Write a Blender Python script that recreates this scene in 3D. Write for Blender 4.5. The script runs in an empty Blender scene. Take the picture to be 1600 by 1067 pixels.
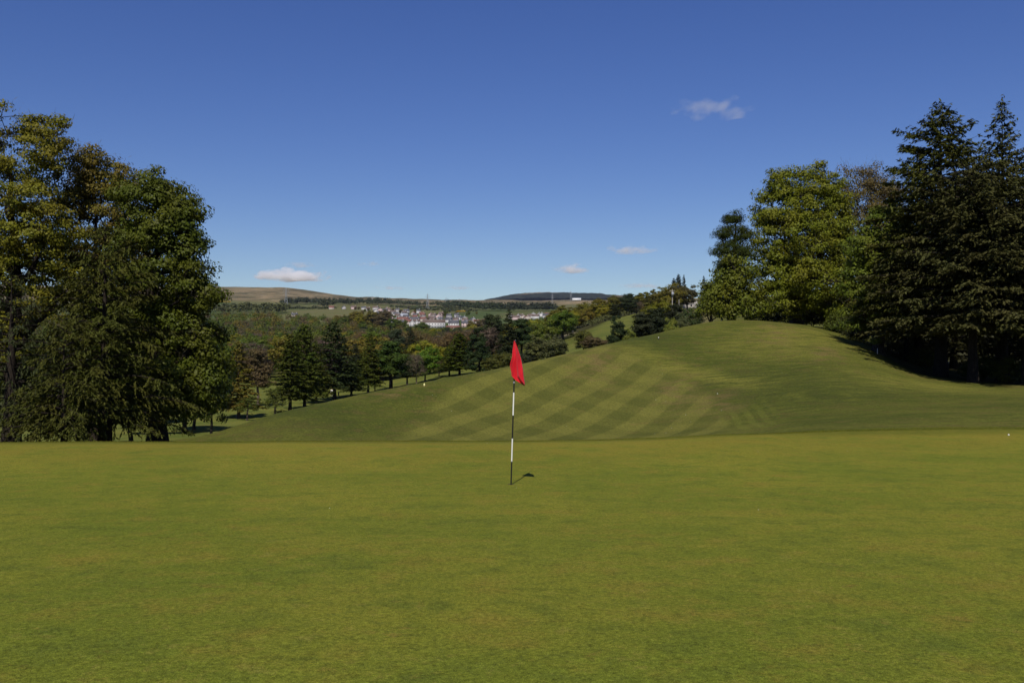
import bpy, bmesh, math, random
import numpy as np
from mathutils import Vector, Matrix

scn = bpy.context.scene
COL = scn.collection
PI = math.pi
HORIZON, FPX = 545.0, 1500.0        # photograph's eye level (px) and focal length in px at 1600 wide

# ------------------------------------------------------------------ camera
cam = bpy.data.cameras.new('camera')
cam_ob = bpy.data.objects.new('camera', cam)
COL.objects.link(cam_ob)
cam_ob.location = (0, 0, 0)
cam_ob.rotation_euler = (math.radians(90), 0, 0)
cam.sensor_width = 36.0
cam.lens = 36.0 * FPX / 1600.0
cam.shift_y = (HORIZON - 533.5) / 1600.0
cam.clip_start = 0.1
cam.clip_end = 40000
scn.camera = cam_ob

# ------------------------------------------------------------------ light
SUN_EL = 52.0
SUN_AZ = 8.0                        # shadows run away from the camera, this many degrees to the right
world = bpy.data.worlds.new('World')
scn.world = world
world.use_nodes = True
wn = world.node_tree
wn.nodes.clear()
w_out = wn.nodes.new('ShaderNodeOutputWorld')
w_bg = wn.nodes.new('ShaderNodeBackground')
w_sky = wn.nodes.new('ShaderNodeTexSky')
w_sky.sky_type = 'NISHITA'
w_sky.sun_disc = False
w_sky.sun_elevation = math.radians(SUN_EL)
w_sky.sun_rotation = math.radians(180 + SUN_AZ)
w_sky.altitude = 0
w_sky.air_density = 1.0
w_sky.dust_density = 0.0
w_sky.ozone_density = 6.0
w_bg.inputs['Strength'].default_value = 0.082
w_hs = wn.nodes.new('ShaderNodeHueSaturation')     # the deep clear blue of a polarised lens, all round the sky alike
w_hs.inputs['Saturation'].default_value = 1.18
w_hs.inputs['Hue'].default_value = 0.521
wn.links.new(w_sky.outputs[0], w_hs.inputs['Color'])
wn.links.new(w_hs.outputs[0], w_bg.inputs['Color'])
wn.links.new(w_bg.outputs[0], w_out.inputs['Surface'])

sun = bpy.data.lights.new('sun', 'SUN')
sun.energy = 4.6
sun.angle = math.radians(0.53)
sun.color = (1.0, 0.945, 0.85)
sun_ob = bpy.data.objects.new('sun', sun)
COL.objects.link(sun_ob)
_el, _az = math.radians(SUN_EL), math.radians(SUN_AZ)
sun_dir = Vector((math.sin(_az) * math.cos(_el), math.cos(_az) * math.cos(_el), -math.sin(_el)))
sun_ob.rotation_euler = sun_dir.to_track_quat('-Z', 'Y').to_euler()

scn.view_settings.view_transform = 'Standard'
scn.view_settings.look = 'None'
scn.view_settings.gamma = 1.0
scn.view_settings.exposure = 0.0
scn.view_settings.use_curve_mapping = False
scn.render.engine = 'CYCLES'
cy = scn.cycles
cy.max_bounces = 8
cy.diffuse_bounces = 3
cy.glossy_bounces = 2
cy.transmission_bounces = 3
cy.volume_bounces = 6
cy.transparent_max_bounces = 6
cy.caustics_reflective = False
cy.caustics_refractive = False
cy.sample_clamp_direct = 3.0
cy.sample_clamp_indirect = 1.5
cy.use_denoising = True
cy.denoiser = 'OPENIMAGEDENOISE'
cy.denoising_input_passes = 'RGB_ALBEDO_NORMAL'
cy.denoising_prefilter = 'ACCURATE'

# ------------------------------------------------------------------ small helpers
def nrm(a):
    return a / np.maximum(np.linalg.norm(a, axis=-1, keepdims=True), 1e-9)

def mesh_quads(name, V, F, mat=None, smooth=False, attrs=None):
    V = np.ascontiguousarray(V, np.float32)
    F = np.ascontiguousarray(F, np.int32)
    me = bpy.data.meshes.new(name)
    k = F.shape[1]
    me.vertices.add(len(V)); me.vertices.foreach_set('co', V.ravel())
    me.loops.add(F.size); me.loops.foreach_set('vertex_index', F.ravel())
    me.polygons.add(len(F))
    me.polygons.foreach_set('loop_start', np.arange(0, F.size, k, dtype=np.int32))
    me.polygons.foreach_set('loop_total', np.full(len(F), k, np.int32))
    if smooth:
        me.polygons.foreach_set('use_smooth', np.ones(len(F), bool))
    if attrs:
        for an, av in attrs.items():
            at = me.attributes.new(an, 'FLOAT', 'POINT')
            at.data.foreach_set('value', np.ascontiguousarray(av, np.float32).ravel())
    me.update(calc_edges=True)
    if mat: me.materials.append(mat)
    return me

def add(name, me, parent=None, loc=None, rotz=0.0, color=None):
    o = bpy.data.objects.new(name, me)
    COL.objects.link(o)
    if loc is not None: o.location = loc
    if rotz: o.rotation_euler = (0, 0, rotz)
    if parent: o.parent = parent
    if color: o.color = (*color, 1.0)
    return o

def tag(o, label, cat, group=None):
    o['label'] = label; o['category'] = cat
    if group: o['group'] = group
    return o

def thing(name, label, cat, loc, rotz=0.0, group=None):
    return tag(add(name, None, None, loc, rotz), label, cat, group)

class MB:                            # collects quads
    def __init__(s): s.V = []; s.F = []; s.n = 0
    def put(s, V, F):
        V = np.asarray(V, float); F = np.asarray(F, int)
        s.V.append(V); s.F.append(F + s.n); s.n += len(V)
    def box(s, c, d, rz=0.0):
        c = np.asarray(c, float); h = np.asarray(d, float) / 2
        sg = np.array([(-1,-1,-1),(1,-1,-1),(1,1,-1),(-1,1,-1),(-1,-1,1),(1,-1,1),(1,1,1),(-1,1,1)], float) * h
        R = np.array([[math.cos(rz), -math.sin(rz), 0],[math.sin(rz), math.cos(rz), 0],[0,0,1]])
        s.put(sg @ R.T + c, [(0,3,2,1),(4,5,6,7),(0,1,5,4),(1,2,6,5),(2,3,7,6),(3,0,4,7)])
    def bar(s, a, b, w, sides=4, w2=None):
        s.tube(np.array([a, b], float), np.array([w, w if w2 is None else w2], float), sides)
    def tube(s, P, r, sides=6):
        V, F = tube(P, r, sides); s.put(V, F)
    def mesh(s, name, mat, smooth=False):
        return mesh_quads(name, np.concatenate(s.V), np.concatenate(s.F), mat, smooth)

def tube(P, r, sides=6):
    P = np.asarray(P, float); r = np.asarray(r, float)
    n = len(P)
    T = np.gradient(P, axis=0); T = nrm(T)
    ref = np.where(np.abs(T[:, 2:3]) > 0.9, np.array([[1., 0, 0]]), np.array([[0, 0, 1.]]))
    A = nrm(np.cross(T, ref)); B = np.cross(T, A)
    ang = np.linspace(0, 2 * PI, sides, endpoint=False)
    ring = A[:, None] * np.cos(ang)[None, :, None] + B[:, None] * np.sin(ang)[None, :, None]
    V = (P[:, None] + ring * r[:, None, None]).reshape(-1, 3)
    i = np.arange(n - 1)[:, None] * sides; j = np.arange(sides)[None]; j2 = (j + 1) % sides
    F = np.stack([i + j, i + j2, i + sides + j2, i + sides + j], -1).reshape(-1, 4)
    return V, F

# smooth lattice noise in numpy
_tab = np.random.default_rng(7).random((256, 256))
def vnoise(x, y):
    xi = np.floor(x).astype(int); yi = np.floor(y).astype(int)
    fx = x - xi; fy = y - yi
    fx = fx * fx * (3 - 2 * fx); fy = fy * fy * (3 - 2 * fy)
    t = lambda a, b: _tab[a & 255, b & 255]
    return ((t(xi, yi) * (1 - fx) + t(xi + 1, yi) * fx) * (1 - fy) + (t(xi, yi + 1) * (1 - fx) + t(xi + 1, yi + 1) * fx) * fy) * 2 - 1
def fbm(x, y, o=4):
    s = 0; a = 1.0
    for k in range(o):
        s = s + a * vnoise(x * 2 ** k + 17.3 * k, y * 2 ** k + 5.1 * k); a *= 0.5
    return s
def sstep(a, b, x):
    t = np.clip((np.asarray(x, float) - a) / (b - a), 0, 1)
    return t * t * (3 - 2 * t)

# ------------------------------------------------------------------ material helpers
class NT:
    def __init__(s, name):
        s.m = bpy.data.materials.new(name); s.m.use_nodes = True
        s.t = s.m.node_tree; s.t.nodes.clear()
        s.out = s.t.nodes.new('ShaderNodeOutputMaterial')
    def node(s, typ, ins=None, **kw):
        n = s.t.nodes.new(typ)
        for k, v in kw.items(): setattr(n, k, v)
        for k, v in (ins or {}).items(): s.set(n.inputs[k], v)
        return n
    def set(s, sock, v):
        if isinstance(v, bpy.types.NodeSocket): s.t.links.new(v, sock)
        else:
            if hasattr(sock.default_value, '__len__') and not hasattr(v, '__len__'): v = [v] * len(sock.default_value)
            if hasattr(v, '__len__') and len(v) == 3 and len(sock.default_value) == 4: v = (*v, 1)
            sock.default_value = v
    def math(s, op, a, b=0.0, c=0.0, clamp=False):
        n = s.node('ShaderNodeMath', {0: a, 1: b, 2: c}, operation=op); n.use_clamp = clamp
        return n.outputs[0]
    def mix(s, f, a, b, blend='MIX'):
        n = s.node('ShaderNodeMix', data_type='RGBA', blend_type=blend)
        s.set(n.inputs[0], f); s.set(n.inputs[6], a); s.set(n.inputs[7], b)
        return n.outputs[2]
    def noise(s, vec, scale, detail=3, rough=0.55, out=0):
        n = s.node('ShaderNodeTexNoise', {'Scale': scale, 'Detail': detail, 'Roughness': rough})
        if vec is not None: s.set(n.inputs['Vector'], vec)
        return n.outputs[out]
    def ramp(s, v, lo, hi):
        n = s.node('ShaderNodeMapRange', {0: v, 1: lo, 2: hi}, interpolation_type='SMOOTHSTEP')
        return n.outputs[0]
    def attr(s, name):
        return s.node('ShaderNodeAttribute', attribute_name=name).outputs['Fac']
    def mapping(s, vec, rot=(0, 0, 0), scale=(1, 1, 1)):
        return s.node('ShaderNodeMapping', {'Vector': vec, 'Rotation': rot, 'Scale': scale}).outputs[0]
    def pos(s): return s.node('ShaderNodeNewGeometry').outputs['Position']
    def bump(s, h, strength, dist):
        return s.node('ShaderNodeBump', {'Height': h, 'Strength': strength, 'Distance': dist}).outputs[0]
    def principled(s, color, rough=0.8, spec=0.2, normal=None, metal=0.0):
        n = s.node('ShaderNodeBsdfPrincipled', {'Base Color': color, 'Roughness': rough, 'Metallic': metal, 'Specular IOR Level': spec})
        if normal is not None: s.set(n.inputs['Normal'], normal)
        s.t.links.new(n.outputs[0], s.out.inputs['Surface'])
        return s.m

def plain(name, color, rough=0.7, spec=0.3, var=0.15, scale=3.0):
    t = NT(name)
    co = t.node('ShaderNodeTexCoord').outputs['Object']
    n = t.noise(co, scale, 4)
    c = t.mix(n, [x * (1 - var) for x in color], [min(1, x * (1 + var)) for x in color])
    return t.principled(c, rough, spec)

def leaf_material(name, trans=0.25, spec=0.12, rough=0.5, spread=0.22):
    t = NT(name)
    oc = t.node('ShaderNodeObjectInfo')
    rnd = t.node('ShaderNodeNewGeometry').outputs['Random Per Island']
    v = t.math('ADD', t.math('MULTIPLY', rnd, 2 * spread), 1 - spread)
    co = t.node('ShaderNodeTexCoord').outputs['Object']
    clump = t.ramp(t.noise(co, 0.45, 2), 0.3, 0.7)
    hue = t.math('ADD', t.math('MULTIPLY', clump, 0.03), t.math('ADD', t.math('MULTIPLY', oc.outputs['Random'], 0.012), 0.473))
    c = t.node('ShaderNodeHueSaturation', {'Hue': hue, 'Saturation': 1.0, 'Value': v, 'Color': oc.outputs['Color']}).outputs[0]
    p = t.node('ShaderNodeBsdfPrincipled', {'Base Color': c, 'Roughness': rough, 'Specular IOR Level': spec})
    tr = t.node('ShaderNodeBsdfTranslucent', {'Color': c})
    mx = t.node('ShaderNodeMixShader', {0: trans})
    t.t.links.new(p.outputs[0], mx.inputs[1]); t.t.links.new(tr.outputs[0], mx.inputs[2])
    t.t.links.new(mx.outputs[0], t.out.inputs['Surface'])
    return t.m

M_LEAF = leaf_material('leaf')
M_NEEDLE = leaf_material('needle', 0.12, 0.05, 0.6, 0.3)
def bark_material():
    t = NT('bark')
    oc = t.node('ShaderNodeObjectInfo')
    co = t.mapping(t.node('ShaderNodeTexCoord').outputs['Object'], scale=(6, 6, 1.2))
    n = t.noise(co, 2.5, 5, 0.65)
    c = t.mix(t.ramp(n, 0.3, 0.7), (0.028, 0.022, 0.017), (0.085, 0.072, 0.058))
    c = t.mix(1.0, c, oc.outputs['Color'], 'MULTIPLY')
    return t.principled(c, 0.9, 0.1, t.bump(n, 0.8, 0.05))
M_BARK = bark_material()

# ------------------------------------------------------------------ terrain: section lines fanned out from the tee side
PXC = np.array([-500, 0, 150, 300, 430, 560, 700, 850, 1000, 1150, 1250, 1340, 1450, 1600, 2100], float)
def zz(d, z): return (d, HORIZON - FPX * z / d)
SEC = []                                       # one list of (depth, sight line) per knot
SEC.append([zz(0.6, -1.6)] * 15)
SEC.append([zz(4.6, -1.6)] * 15)
SEC.append([zz(8.0, -1.73)] * 15)
SEC.append([zz(14.3, -2.02)] * 15)
SEC.append([(24,693),(24,692),(24,691),(24,691),(24,690),(24,690),(24,690),(24.5,689),(25,686),(26,679),(26.5,676),(27,673),(27.5,671),(28,669),(29,667)])
SEC.append([(30,722),(30,722),(30,720),(30,716),(30,712),(30,710),(30,708),(30,706),(30,699),(30,685),(30,671),(31,663),(32,657),(33,653),(34,650)])
SEC.append([(44,726),(44,726),(44,724),(42,700),(43,692),(44,690),(45,690),(46,688),(46,681),(42,665),(41,653),(41,645),(41,637),(41,632),(42,628)])
SEC.append([(60,722),(60,722),(60,718),(46,691),(47,668),(50,655),(53,645),(57,626),(60,606),(62,582),(60,580),(56,592),(54,608),(52,617),(52,615)])
SEC.append([(80,702),(80,702),(80,700),(50,683),(52,646),(57,617),(62,590),(69,561),(78,526),(88,500),(88,507),(78,537),(66,590),(62,604),(62,603)])
SEC.append([(105,690),(105,690),(105,690),(66,702),(70,688),(75,660),(80,628),(88,592),(100,550),(112,515),(112,510),(100,525),(85,573),(80,590),(80,592)])
SEC.append([(140,673),(140,673),(140,673),(140,672),(145,668),(150,662),(160,632),(175,602),(165,560),(165,525),(165,515),(165,515),(165,530),(165,545),(165,550)])
SEC.append([(240,620),(240,620),(240,620),(240,620),(240,619),(250,614),(270,590),(280,563),(280,525),(280,517),(280,512),(280,512),(280,512),(280,515),(280,520)])
SEC.append([(450,577),(450,577),(450,577),(450,577),(450,576),(450,572),(450,561),(450,532),(450,491),(450,481),(450,476),(450,474),(450,474),(450,474),(450,474)])
SEC.append([(800,546),(800,546),(800,546),(800,546),(800,546),(800,544),(800,540),(800,521),(800,488),(800,474),(800,470),(800,468),(800,468),(800,468),(800,468)])
SEC.append([(1250,505),(1250,505),(1250,505),(1250,504),(1250,505),(1250,515),(1250,523),(1250,511),(1250,481),(1250,470),(1250,467),(1250,466),(1250,466),(1250,466),(1250,466)])
SEC.append([(1500,495),(1500,495),(1500,495),(1500,494),(1500,495),(1500,502),(1500,508),(1500,500),(1500,478),(1500,469),(1500,467),(1500,466),(1500,466),(1500,466),(1500,466)])
SEC.append([(2000,481),(2000,481),(2000,481),(2000,481),(2000,483),(2000,484),(2000,490),(2000,489),(2000,475),(2000,468),(2000,466),(2000,466),(2000,466),(2000,466),(2000,466)])
SEC.append([(2800,472),(2800,472),(2800,472),(2800,472),(2800,475),(2800,477),(2800,481),(2800,482),(2800,473),(2800,468),(2800,466),(2800,466),(2800,466),(2800,466),(2800,466)])
SEC.append([(3600,464),(3600,464),(3600,464),(3600,464),(3600,467),(3600,472),(3600,476),(3600,476),(3600,471),(3600,467),(3600,466),(3600,466),(3600,466),(3600,466),(3600,466)])
SEC.append([(5500,442),(5500,446),(5500,448),(5500,448.5),(5500,450),(5500,465.5),(5500,469),(5500,470.5),(5500,469),(5500,467),(5500,466),(5500,466),(5500,466),(5500,466),(5500,466)])
SEC.append([(7500,d[1] + 16) for d in SEC[-1]])
SEC.append([(16000, 541)] * 15)
S_D = np.log(np.array([[p[0] for p in r] for r in SEC]))       # knots x columns
S_W = np.array([[(HORIZON - p[1]) / FPX for p in r] for r in SEC])

def pch_slopes(x, y):                          # monotone cubic, last axis
    h = np.diff(x); dl = np.diff(y) / h
    m = np.zeros_like(y)
    w1 = 2 * h[..., 1:] + h[..., :-1]; w2 = h[..., 1:] + 2 * h[..., :-1]
    a, b = dl[..., :-1], dl[..., 1:]
    with np.errstate(divide='ignore', invalid='ignore'):
        hm = (w1 + w2) / (w1 / a + w2 / b)
    m[..., 1:-1] = np.where(a * b > 0, hm, 0)
    m[..., 0] = dl[..., 0]; m[..., -1] = dl[..., -1]
    return m
def pch_eval(x, y, m, q):
    i = np.clip(np.searchsorted(x, q) - 1, 0, len(x) - 2)
    h = x[i + 1] - x[i]; t = np.clip((q - x[i]) / h, 0, 1)
    y0, y1, m0, m1 = y[..., i], y[..., i + 1], m[..., i], m[..., i + 1]
    return ((1 + 2 * t) * (1 - t) ** 2) * y0 + t * (1 - t) ** 2 * h * m0 + t * t * (3 - 2 * t) * y1 + t * t * (t - 1) * h * m1
_PB = np.broadcast_to(PXC, S_D.shape)
S_Dm = pch_slopes(_PB, S_D); S_Wm = pch_slopes(_PB, S_W)
A_LO, A_HI = math.atan((-500 - 800) / FPX), math.atan((2100 - 800) / FPX)

def section(a):                                # knots (log range, slope) at azimuth a inside the fan
    px = 800 + FPX * math.tan(a)
    ld = pch_eval(PXC, S_D, S_Dm, px); w = pch_eval(PXC, S_W, S_Wm, px)
    return ld - math.log(math.cos(a)), w * math.cos(a)
def eval_section(a, r):
    x, w = section(a)
    lr = np.log(np.maximum(r, 0.3))
    return pch_eval(x, w, pch_slopes(x, w), np.clip(lr, x[0], x[-1])) * np.maximum(r, math.exp(x[0]))
def relief(x, y, r):
    amp = 0.05 * sstep(26, 40, r) + 0.25 * sstep(90, 160, r) + 6 * sstep(1800, 4200, r)
    fine = fbm(x / 7.0, y / 7.0, 3) * (1 - sstep(300, 1200, r)) + fbm(x / 260.0, y / 260.0, 4) * sstep(300, 1200, r)
    return amp * fine + 0.008 * fbm(x / 1.7, y / 1.7, 2) * (1 - sstep(30, 60, r))
def height_ray(a, r):
    r = np.asarray(r, float)
    if A_LO <= a <= A_HI: z = eval_section(a, r)
    else:
        span = 2 * PI - (A_HI - A_LO)
        t = ((a - A_HI) % (2 * PI)) / span
        t = t * t * (3 - 2 * t)
        z = eval_section(A_HI, r) * (1 - t) + eval_section(A_LO, r) * t
    return z + relief(r * math.sin(a), r * math.cos(a), r)
def H(x, y):
    return float(height_ray(math.atan2(x, y), np.array([math.hypot(x, y)]))[0])
def at(px, d, dz=0.0):                         # a spot on the ground: bearing and distance
    x = (px - 800) / FPX * d
    return Vector((x, d, H(x, d) + dz))
def r_edge(a):
    ac = min(max(a, A_LO), A_HI)
    return math.exp(section(ac)[0][4])

az_in = np.radians(np.arange(-31.05, 31.06, 0.15))
az_out = np.radians(np.arange(33.5, 360 - 33.0, 2.5))
AZ = np.concatenate([az_in, az_out]); AZ = np.where(AZ > PI, AZ - 2 * PI, AZ)
NA = len(AZ)
t_in = np.linspace(0, 1, 80)
t_out = np.linspace(0, 1, 250)
Rin = np.zeros((NA, 80)); Rout = np.zeros((NA, 250)); Zin = np.zeros_like(Rin); Zout = np.zeros_like(Rout)
for i, a in enumerate(AZ):
    re = r_edge(a)
    Rin[i] = 0.6 * (re / 0.6) ** t_in
    Rout[i] = re * (16000 / re) ** (t_out ** 1.12)
    Zin[i] = height_ray(a, Rin[i]); Zout[i] = height_ray(a, Rout[i])

def grid_mesh(R, Z):
    X = R * np.sin(AZ)[:, None]; Y = R * np.cos(AZ)[:, None]
    V = np.stack([X, Y, Z], -1).reshape(-1, 3)
    n = R.shape[1]
    i = np.arange(NA)[:, None]; j = np.arange(n - 1)[None]
    i2 = (i + 1) % NA
    F = np.stack([i * n + j, i * n + j + 1, i2 * n + j + 1, i2 * n + j], -1).reshape(-1, 4)
    return V, F[:, ::-1], X, Y

# ---------------------------------------------------------------- putting green
def green_material():
    t = NT('putting turf')
    p = t.pos()
    big = t.noise(p, 0.30, 3, 0.55)
    med = t.noise(p, 1.5, 5, 0.7)
    blot = t.noise(p, 5.5, 5, 0.75)
    sml = t.noise(p, 34.0, 5, 0.8)
    fin = t.noise(p, 150.0, 3, 0.8)
    c = t.mix(t.ramp(big, 0.30, 0.70), (0.124, 0.148, 0.0165), (0.171, 0.173, 0.0205))
    c = t.mix(t.math('MULTIPLY', t.ramp(med, 0.48, 0.70), 0.70), c, (0.188, 0.152, 0.024))
    c = t.mix(t.math('MULTIPLY', t.ramp(med, 0.50, 0.30), 0.70), c, (0.086, 0.110, 0.0165))
    c = t.mix(t.math('MULTIPLY', t.ramp(blot, 0.50, 0.66), 0.5), c, (0.082, 0.096, 0.0165))
    c = t.mix(t.math('MULTIPLY', t.ramp(blot, 0.46, 0.33), 0.45), c, (0.205, 0.178, 0.036))
    c = t.mix(t.math('MULTIPLY', t.ramp(t.noise(p, 3.2, 5, 0.8), 0.58, 0.72), 0.5), c, (0.190, 0.128, 0.030))
    c = t.mix(t.math('MULTIPLY', t.attr('dryrim'), t.ramp(t.noise(p, 0.9, 4, 0.6), 0.28, 0.66)), c, (0.196, 0.158, 0.023))
    k = t.math('MULTIPLY', t.math('ADD', t.math('MULTIPLY', fin, 3.4), -0.70), t.math('ADD', t.math('MULTIPLY', sml, 2.8), -0.40))
    k = t.math('MAXIMUM', k, 0.25)
    c = t.mix(1.0, c, t.node('ShaderNodeCombineXYZ', {0: k, 1: k, 2: k}).outputs[0], 'MULTIPLY')
    vo = t.node('ShaderNodeTexVoronoi', {'Vector': t.mapping(p, scale=(1, 1, 0.01)), 'Scale': 0.75}).outputs['Distance']
    pit = t.ramp(t.math('ADD', vo, t.math('MULTIPLY', t.noise(p, 30.0, 3), 0.03)), 0.058, 0.034)
    c = t.mix(t.math('MULTIPLY', pit, 0.55), c, (0.060, 0.062, 0.014))
    fr = t.attr('fringe')
    frc = t.mix(t.ramp(t.noise(p, 5.0, 4, 0.75), 0.3, 0.7), (0.085, 0.096, 0.013), (0.150, 0.140, 0.019))
    c = t.mix(fr, c, frc)
    spark = t.ramp(t.noise(p, 190.0, 2, 0.5), 0.69, 0.76)  # pale flecks painted into the colour for light sparkling on blades
    c = t.mix(t.math('MULTIPLY', spark, 0.75), c, (0.44, 0.43, 0.18))
    h = t.math('ADD', t.math('MULTIPLY', fin, 0.6), sml)
    return t.principled(c, 0.9, 0.03, t.bump(h, 0.6, 0.02))
V, F, X, Y = grid_mesh(Rin, Zin)
centre = np.array([[0, 0, -1.6]])
redge = np.array([r_edge(a) for a in AZ])[:, None]
wob = 0.35 * fbm(X / 2.5, Y / 2.5, 2)
fringe = sstep(1.9, 1.3, redge - Rin + wob)
g_me = mesh_quads('putting_green', V, F, green_material(), True, {'fringe': fringe, 'dryrim': 0.75 * sstep(10.5, 3.0, redge - Rin + 2 * wob)})
# the hole is cut out of the turf
bm = bmesh.new(); bm.from_mesh(g_me)
HOLE = at(798.5, 14.3)
hx, hy = HOLE.x, HOLE.y
kill = [f for f in bm.faces if (f.calc_center_median().xy - Vector((hx, hy))).length < 0.34]
bmesh.ops.delete(bm, geom=kill, context='FACES')
be = [e for e in bm.edges if e.is_boundary and (e.verts[0].co.xy - Vector((hx, hy))).length < 1.2]
cv = [bm.verts.new((hx + 0.054 * math.cos(q), hy + 0.054 * math.sin(q), H(hx + 0.054 * math.cos(q), hy + 0.054 * math.sin(q)))) for q in np.linspace(0, 2 * PI, 24, endpoint=False)]
ce = [bm.edges.new((cv[i], cv[(i + 1) % 24])) for i in range(24)]
r_ = bmesh.ops.triangle_fill(bm, edges=be + ce, use_beauty=True, normal=(0, 0, 1))
for g in r_['geom']:
    if isinstance(g, bmesh.types.BMFace):
        g.smooth = True
        if g.normal.z < 0: g.normal_flip()
bm.to_mesh(g_me); bm.free()
green = add('putting_green', g_me); green['kind'] = 'structure'

# ---------------------------------------------------------------- everything beyond the green: one sheet out to the horizon
def ground_material():
    t = NT('ground')
    p = t.pos()
    xyz = t.node('ShaderNodeSeparateXYZ', {0: p})
    px, pyy = xyz.outputs[0], xyz.outputs[1]
    n1 = t.noise(p, 0.14, 4, 0.6)
    n2 = t.noise(p, 0.9, 5, 0.65)
    n3 = t.noise(p, 7.0, 4, 0.7)
    # rough hill turf, combed along the contour
    comb = t.noise(t.mapping(p, rot=(0, 0, math.radians(-24)), scale=(0.45, 1.4, 0.3)), 1.3, 6, 0.75)
    rough = t.mix(t.ramp(n1, 0.35, 0.65), (0.054, 0.064, 0.012), (0.096, 0.097, 0.018))
    rough = t.mix(t.math('MULTIPLY', t.ramp(n2, 0.48, 0.66), 0.75), rough, (0.098, 0.076, 0.024))
    rough = t.mix(t.math('MULTIPLY', t.ramp(t.noise(p, 2.2, 5, 0.75), 0.52, 0.66), 0.6), rough, (0.108, 0.118, 0.020))
    rough = t.mix(t.math('MULTIPLY', t.ramp(comb, 0.46, 0.72), t.math('MULTIPLY', t.attr('combed'), 0.75)), rough, (0.120, 0.124, 0.024))
    rough = t.mix(t.math('MULTIPLY', t.ramp(comb, 0.50, 0.32), t.math('MULTIPLY', t.attr('combed'), 0.7)), rough, (0.048, 0.066, 0.012))
    rough = t.mix(t.math('MULTIPLY', t.ramp(n3, 0.48, 0.70), 0.7), rough, (0.040, 0.058, 0.010))
    rough = t.mix(t.math('MULTIPLY', t.attr('lush'), t.math('ADD', t.ramp(n2, 0.3, 0.6), 0.15, clamp=True)), rough, (0.038, 0.050, 0.011))
    rough = t.mix(t.math('MULTIPLY', t.attr('dry'), t.ramp(comb, 0.34, 0.60)), rough, (0.158, 0.150, 0.028))
    # striped mowing, two crossing sets of passes
    warp = t.math('MULTIPLY', t.math('SUBTRACT', t.noise(p, 0.08, 2), 0.5), 1.3)
    def stripes(deg, per, phase, sharp):
        ca, sa = math.cos(math.radians(deg)), math.sin(math.radians(deg))
        u = t.math('ADD', t.math('SUBTRACT', t.math('MULTIPLY', px, ca), t.math('MULTIPLY', pyy, sa)), warp)
        s = t.math('SINE', t.math('ADD', t.math('MULTIPLY', u, 2 * PI / per), phase))
        return t.math('ADD', t.math('MULTIPLY', s, sharp), 0.5, clamp=True)
    sa_ = stripes(26, 2.85, 0.2, 2.2)
    sb_ = stripes(-36, 3.1, 1.0, 1.8)
    sv = t.math('ADD', t.math('MULTIPLY', sa_, 0.66), t.math('MULTIPLY', sb_, 0.34))
    strc = t.mix(t.math('ADD', t.math('MULTIPLY', sv, 0.8), t.math('MULTIPLY', n2, 0.25)), (0.070, 0.075, 0.016), (0.134, 0.129, 0.027))
    strc = t.mix(t.math('MULTIPLY', t.ramp(n2, 0.55, 0.78), 0.55), strc, (0.135, 0.098, 0.03))
    strc = t.mix(t.math('MULTIPLY', t.ramp(n3, 0.45, 0.75), 0.4), strc, (0.06, 0.066, 0.014))
    ps_ = stripes(9, 0.62, 0.0, 1.0)
    c = t.mix(t.math('MULTIPLY', t.attr('passes'), ps_), rough, (0.125, 0.132, 0.024))
    c = t.mix(t.attr('striped'), c, strc)
    bare = t.mix(n3, (0.16, 0.105, 0.045), (0.10, 0.088, 0.025))
    c = t.mix(t.math('MULTIPLY', t.math('MULTIPLY', t.attr('worn'), t.ramp(n2, 0.4, 0.62)), 0.8), c, bare)
    # valley fairway
    fw = t.mix(t.ramp(n1, 0.35, 0.65), (0.085, 0.105, 0.021), (0.13, 0.135, 0.028))
    fw = t.mix(t.math('MULTIPLY', t.ramp(n2, 0.45, 0.75), 0.4), fw, (0.13, 0.10, 0.03))
    c = t.mix(t.attr('fairway'), c, fw)
    # wood floor, with shade under the right-hand firs painted in, and far pasture
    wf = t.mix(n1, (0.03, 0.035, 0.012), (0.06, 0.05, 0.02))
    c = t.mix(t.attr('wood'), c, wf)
    f1 = t.noise(t.mapping(p, scale=(1, 0.35, 1)), 0.004, 2, 0.4)
    pas = t.mix(t.ramp(f1, 0.42, 0.58), (0.058, 0.080, 0.026), (0.112, 0.112, 0.042))
    pas = t.mix(t.math('MULTIPLY', t.ramp(t.noise(p, 0.012, 4, 0.6), 0.5, 0.68), 0.7), pas, (0.15, 0.115, 0.06))
    c = t.mix(t.attr('pasture'), c, pas)
    m1 = t.noise(t.mapping(p, scale=(1, 0.45, 1)), 0.0055, 6, 0.65)
    m2 = t.noise(t.mapping(p, scale=(1, 0.3, 1)), 0.02, 4, 0.7)
    moor = t.mix(t.ramp(m1, 0.41, 0.60), (0.086, 0.072, 0.038), (0.24, 0.178, 0.098))
    moor = t.mix(t.math('MULTIPLY', t.ramp(m2, 0.42, 0.72), 0.75), moor, (0.10, 0.098, 0.045))
    moor = t.mix(t.math('MULTIPLY', t.ramp(m2, 0.56, 0.68), 0.75), moor, (0.30, 0.23, 0.14))
    c = t.mix(t.attr('moor'), c, moor)
    c = t.mix(t.attr('sand'), c, (0.36, 0.30, 0.18))
    k = t.math('ADD', t.math('MULTIPLY', t.noise(p, 9.0, 5, 0.8), 2.4), -0.2)
    c = t.mix(1.0, c, t.node('ShaderNodeCombineXYZ', {0: k, 1: k, 2: k}).outputs[0], 'MULTIPLY')
    h = t.math('ADD', t.math('MULTIPLY', n3, 0.4), t.math('MULTIPLY', n2, 0.8))
    return t.principled(c, 0.95, 0.03, t.bump(h, 0.5, 0.12))
V, F, X, Y = grid_mesh(Rout, Zout)
Dp = np.maximum(Y, 0.1)
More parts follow.
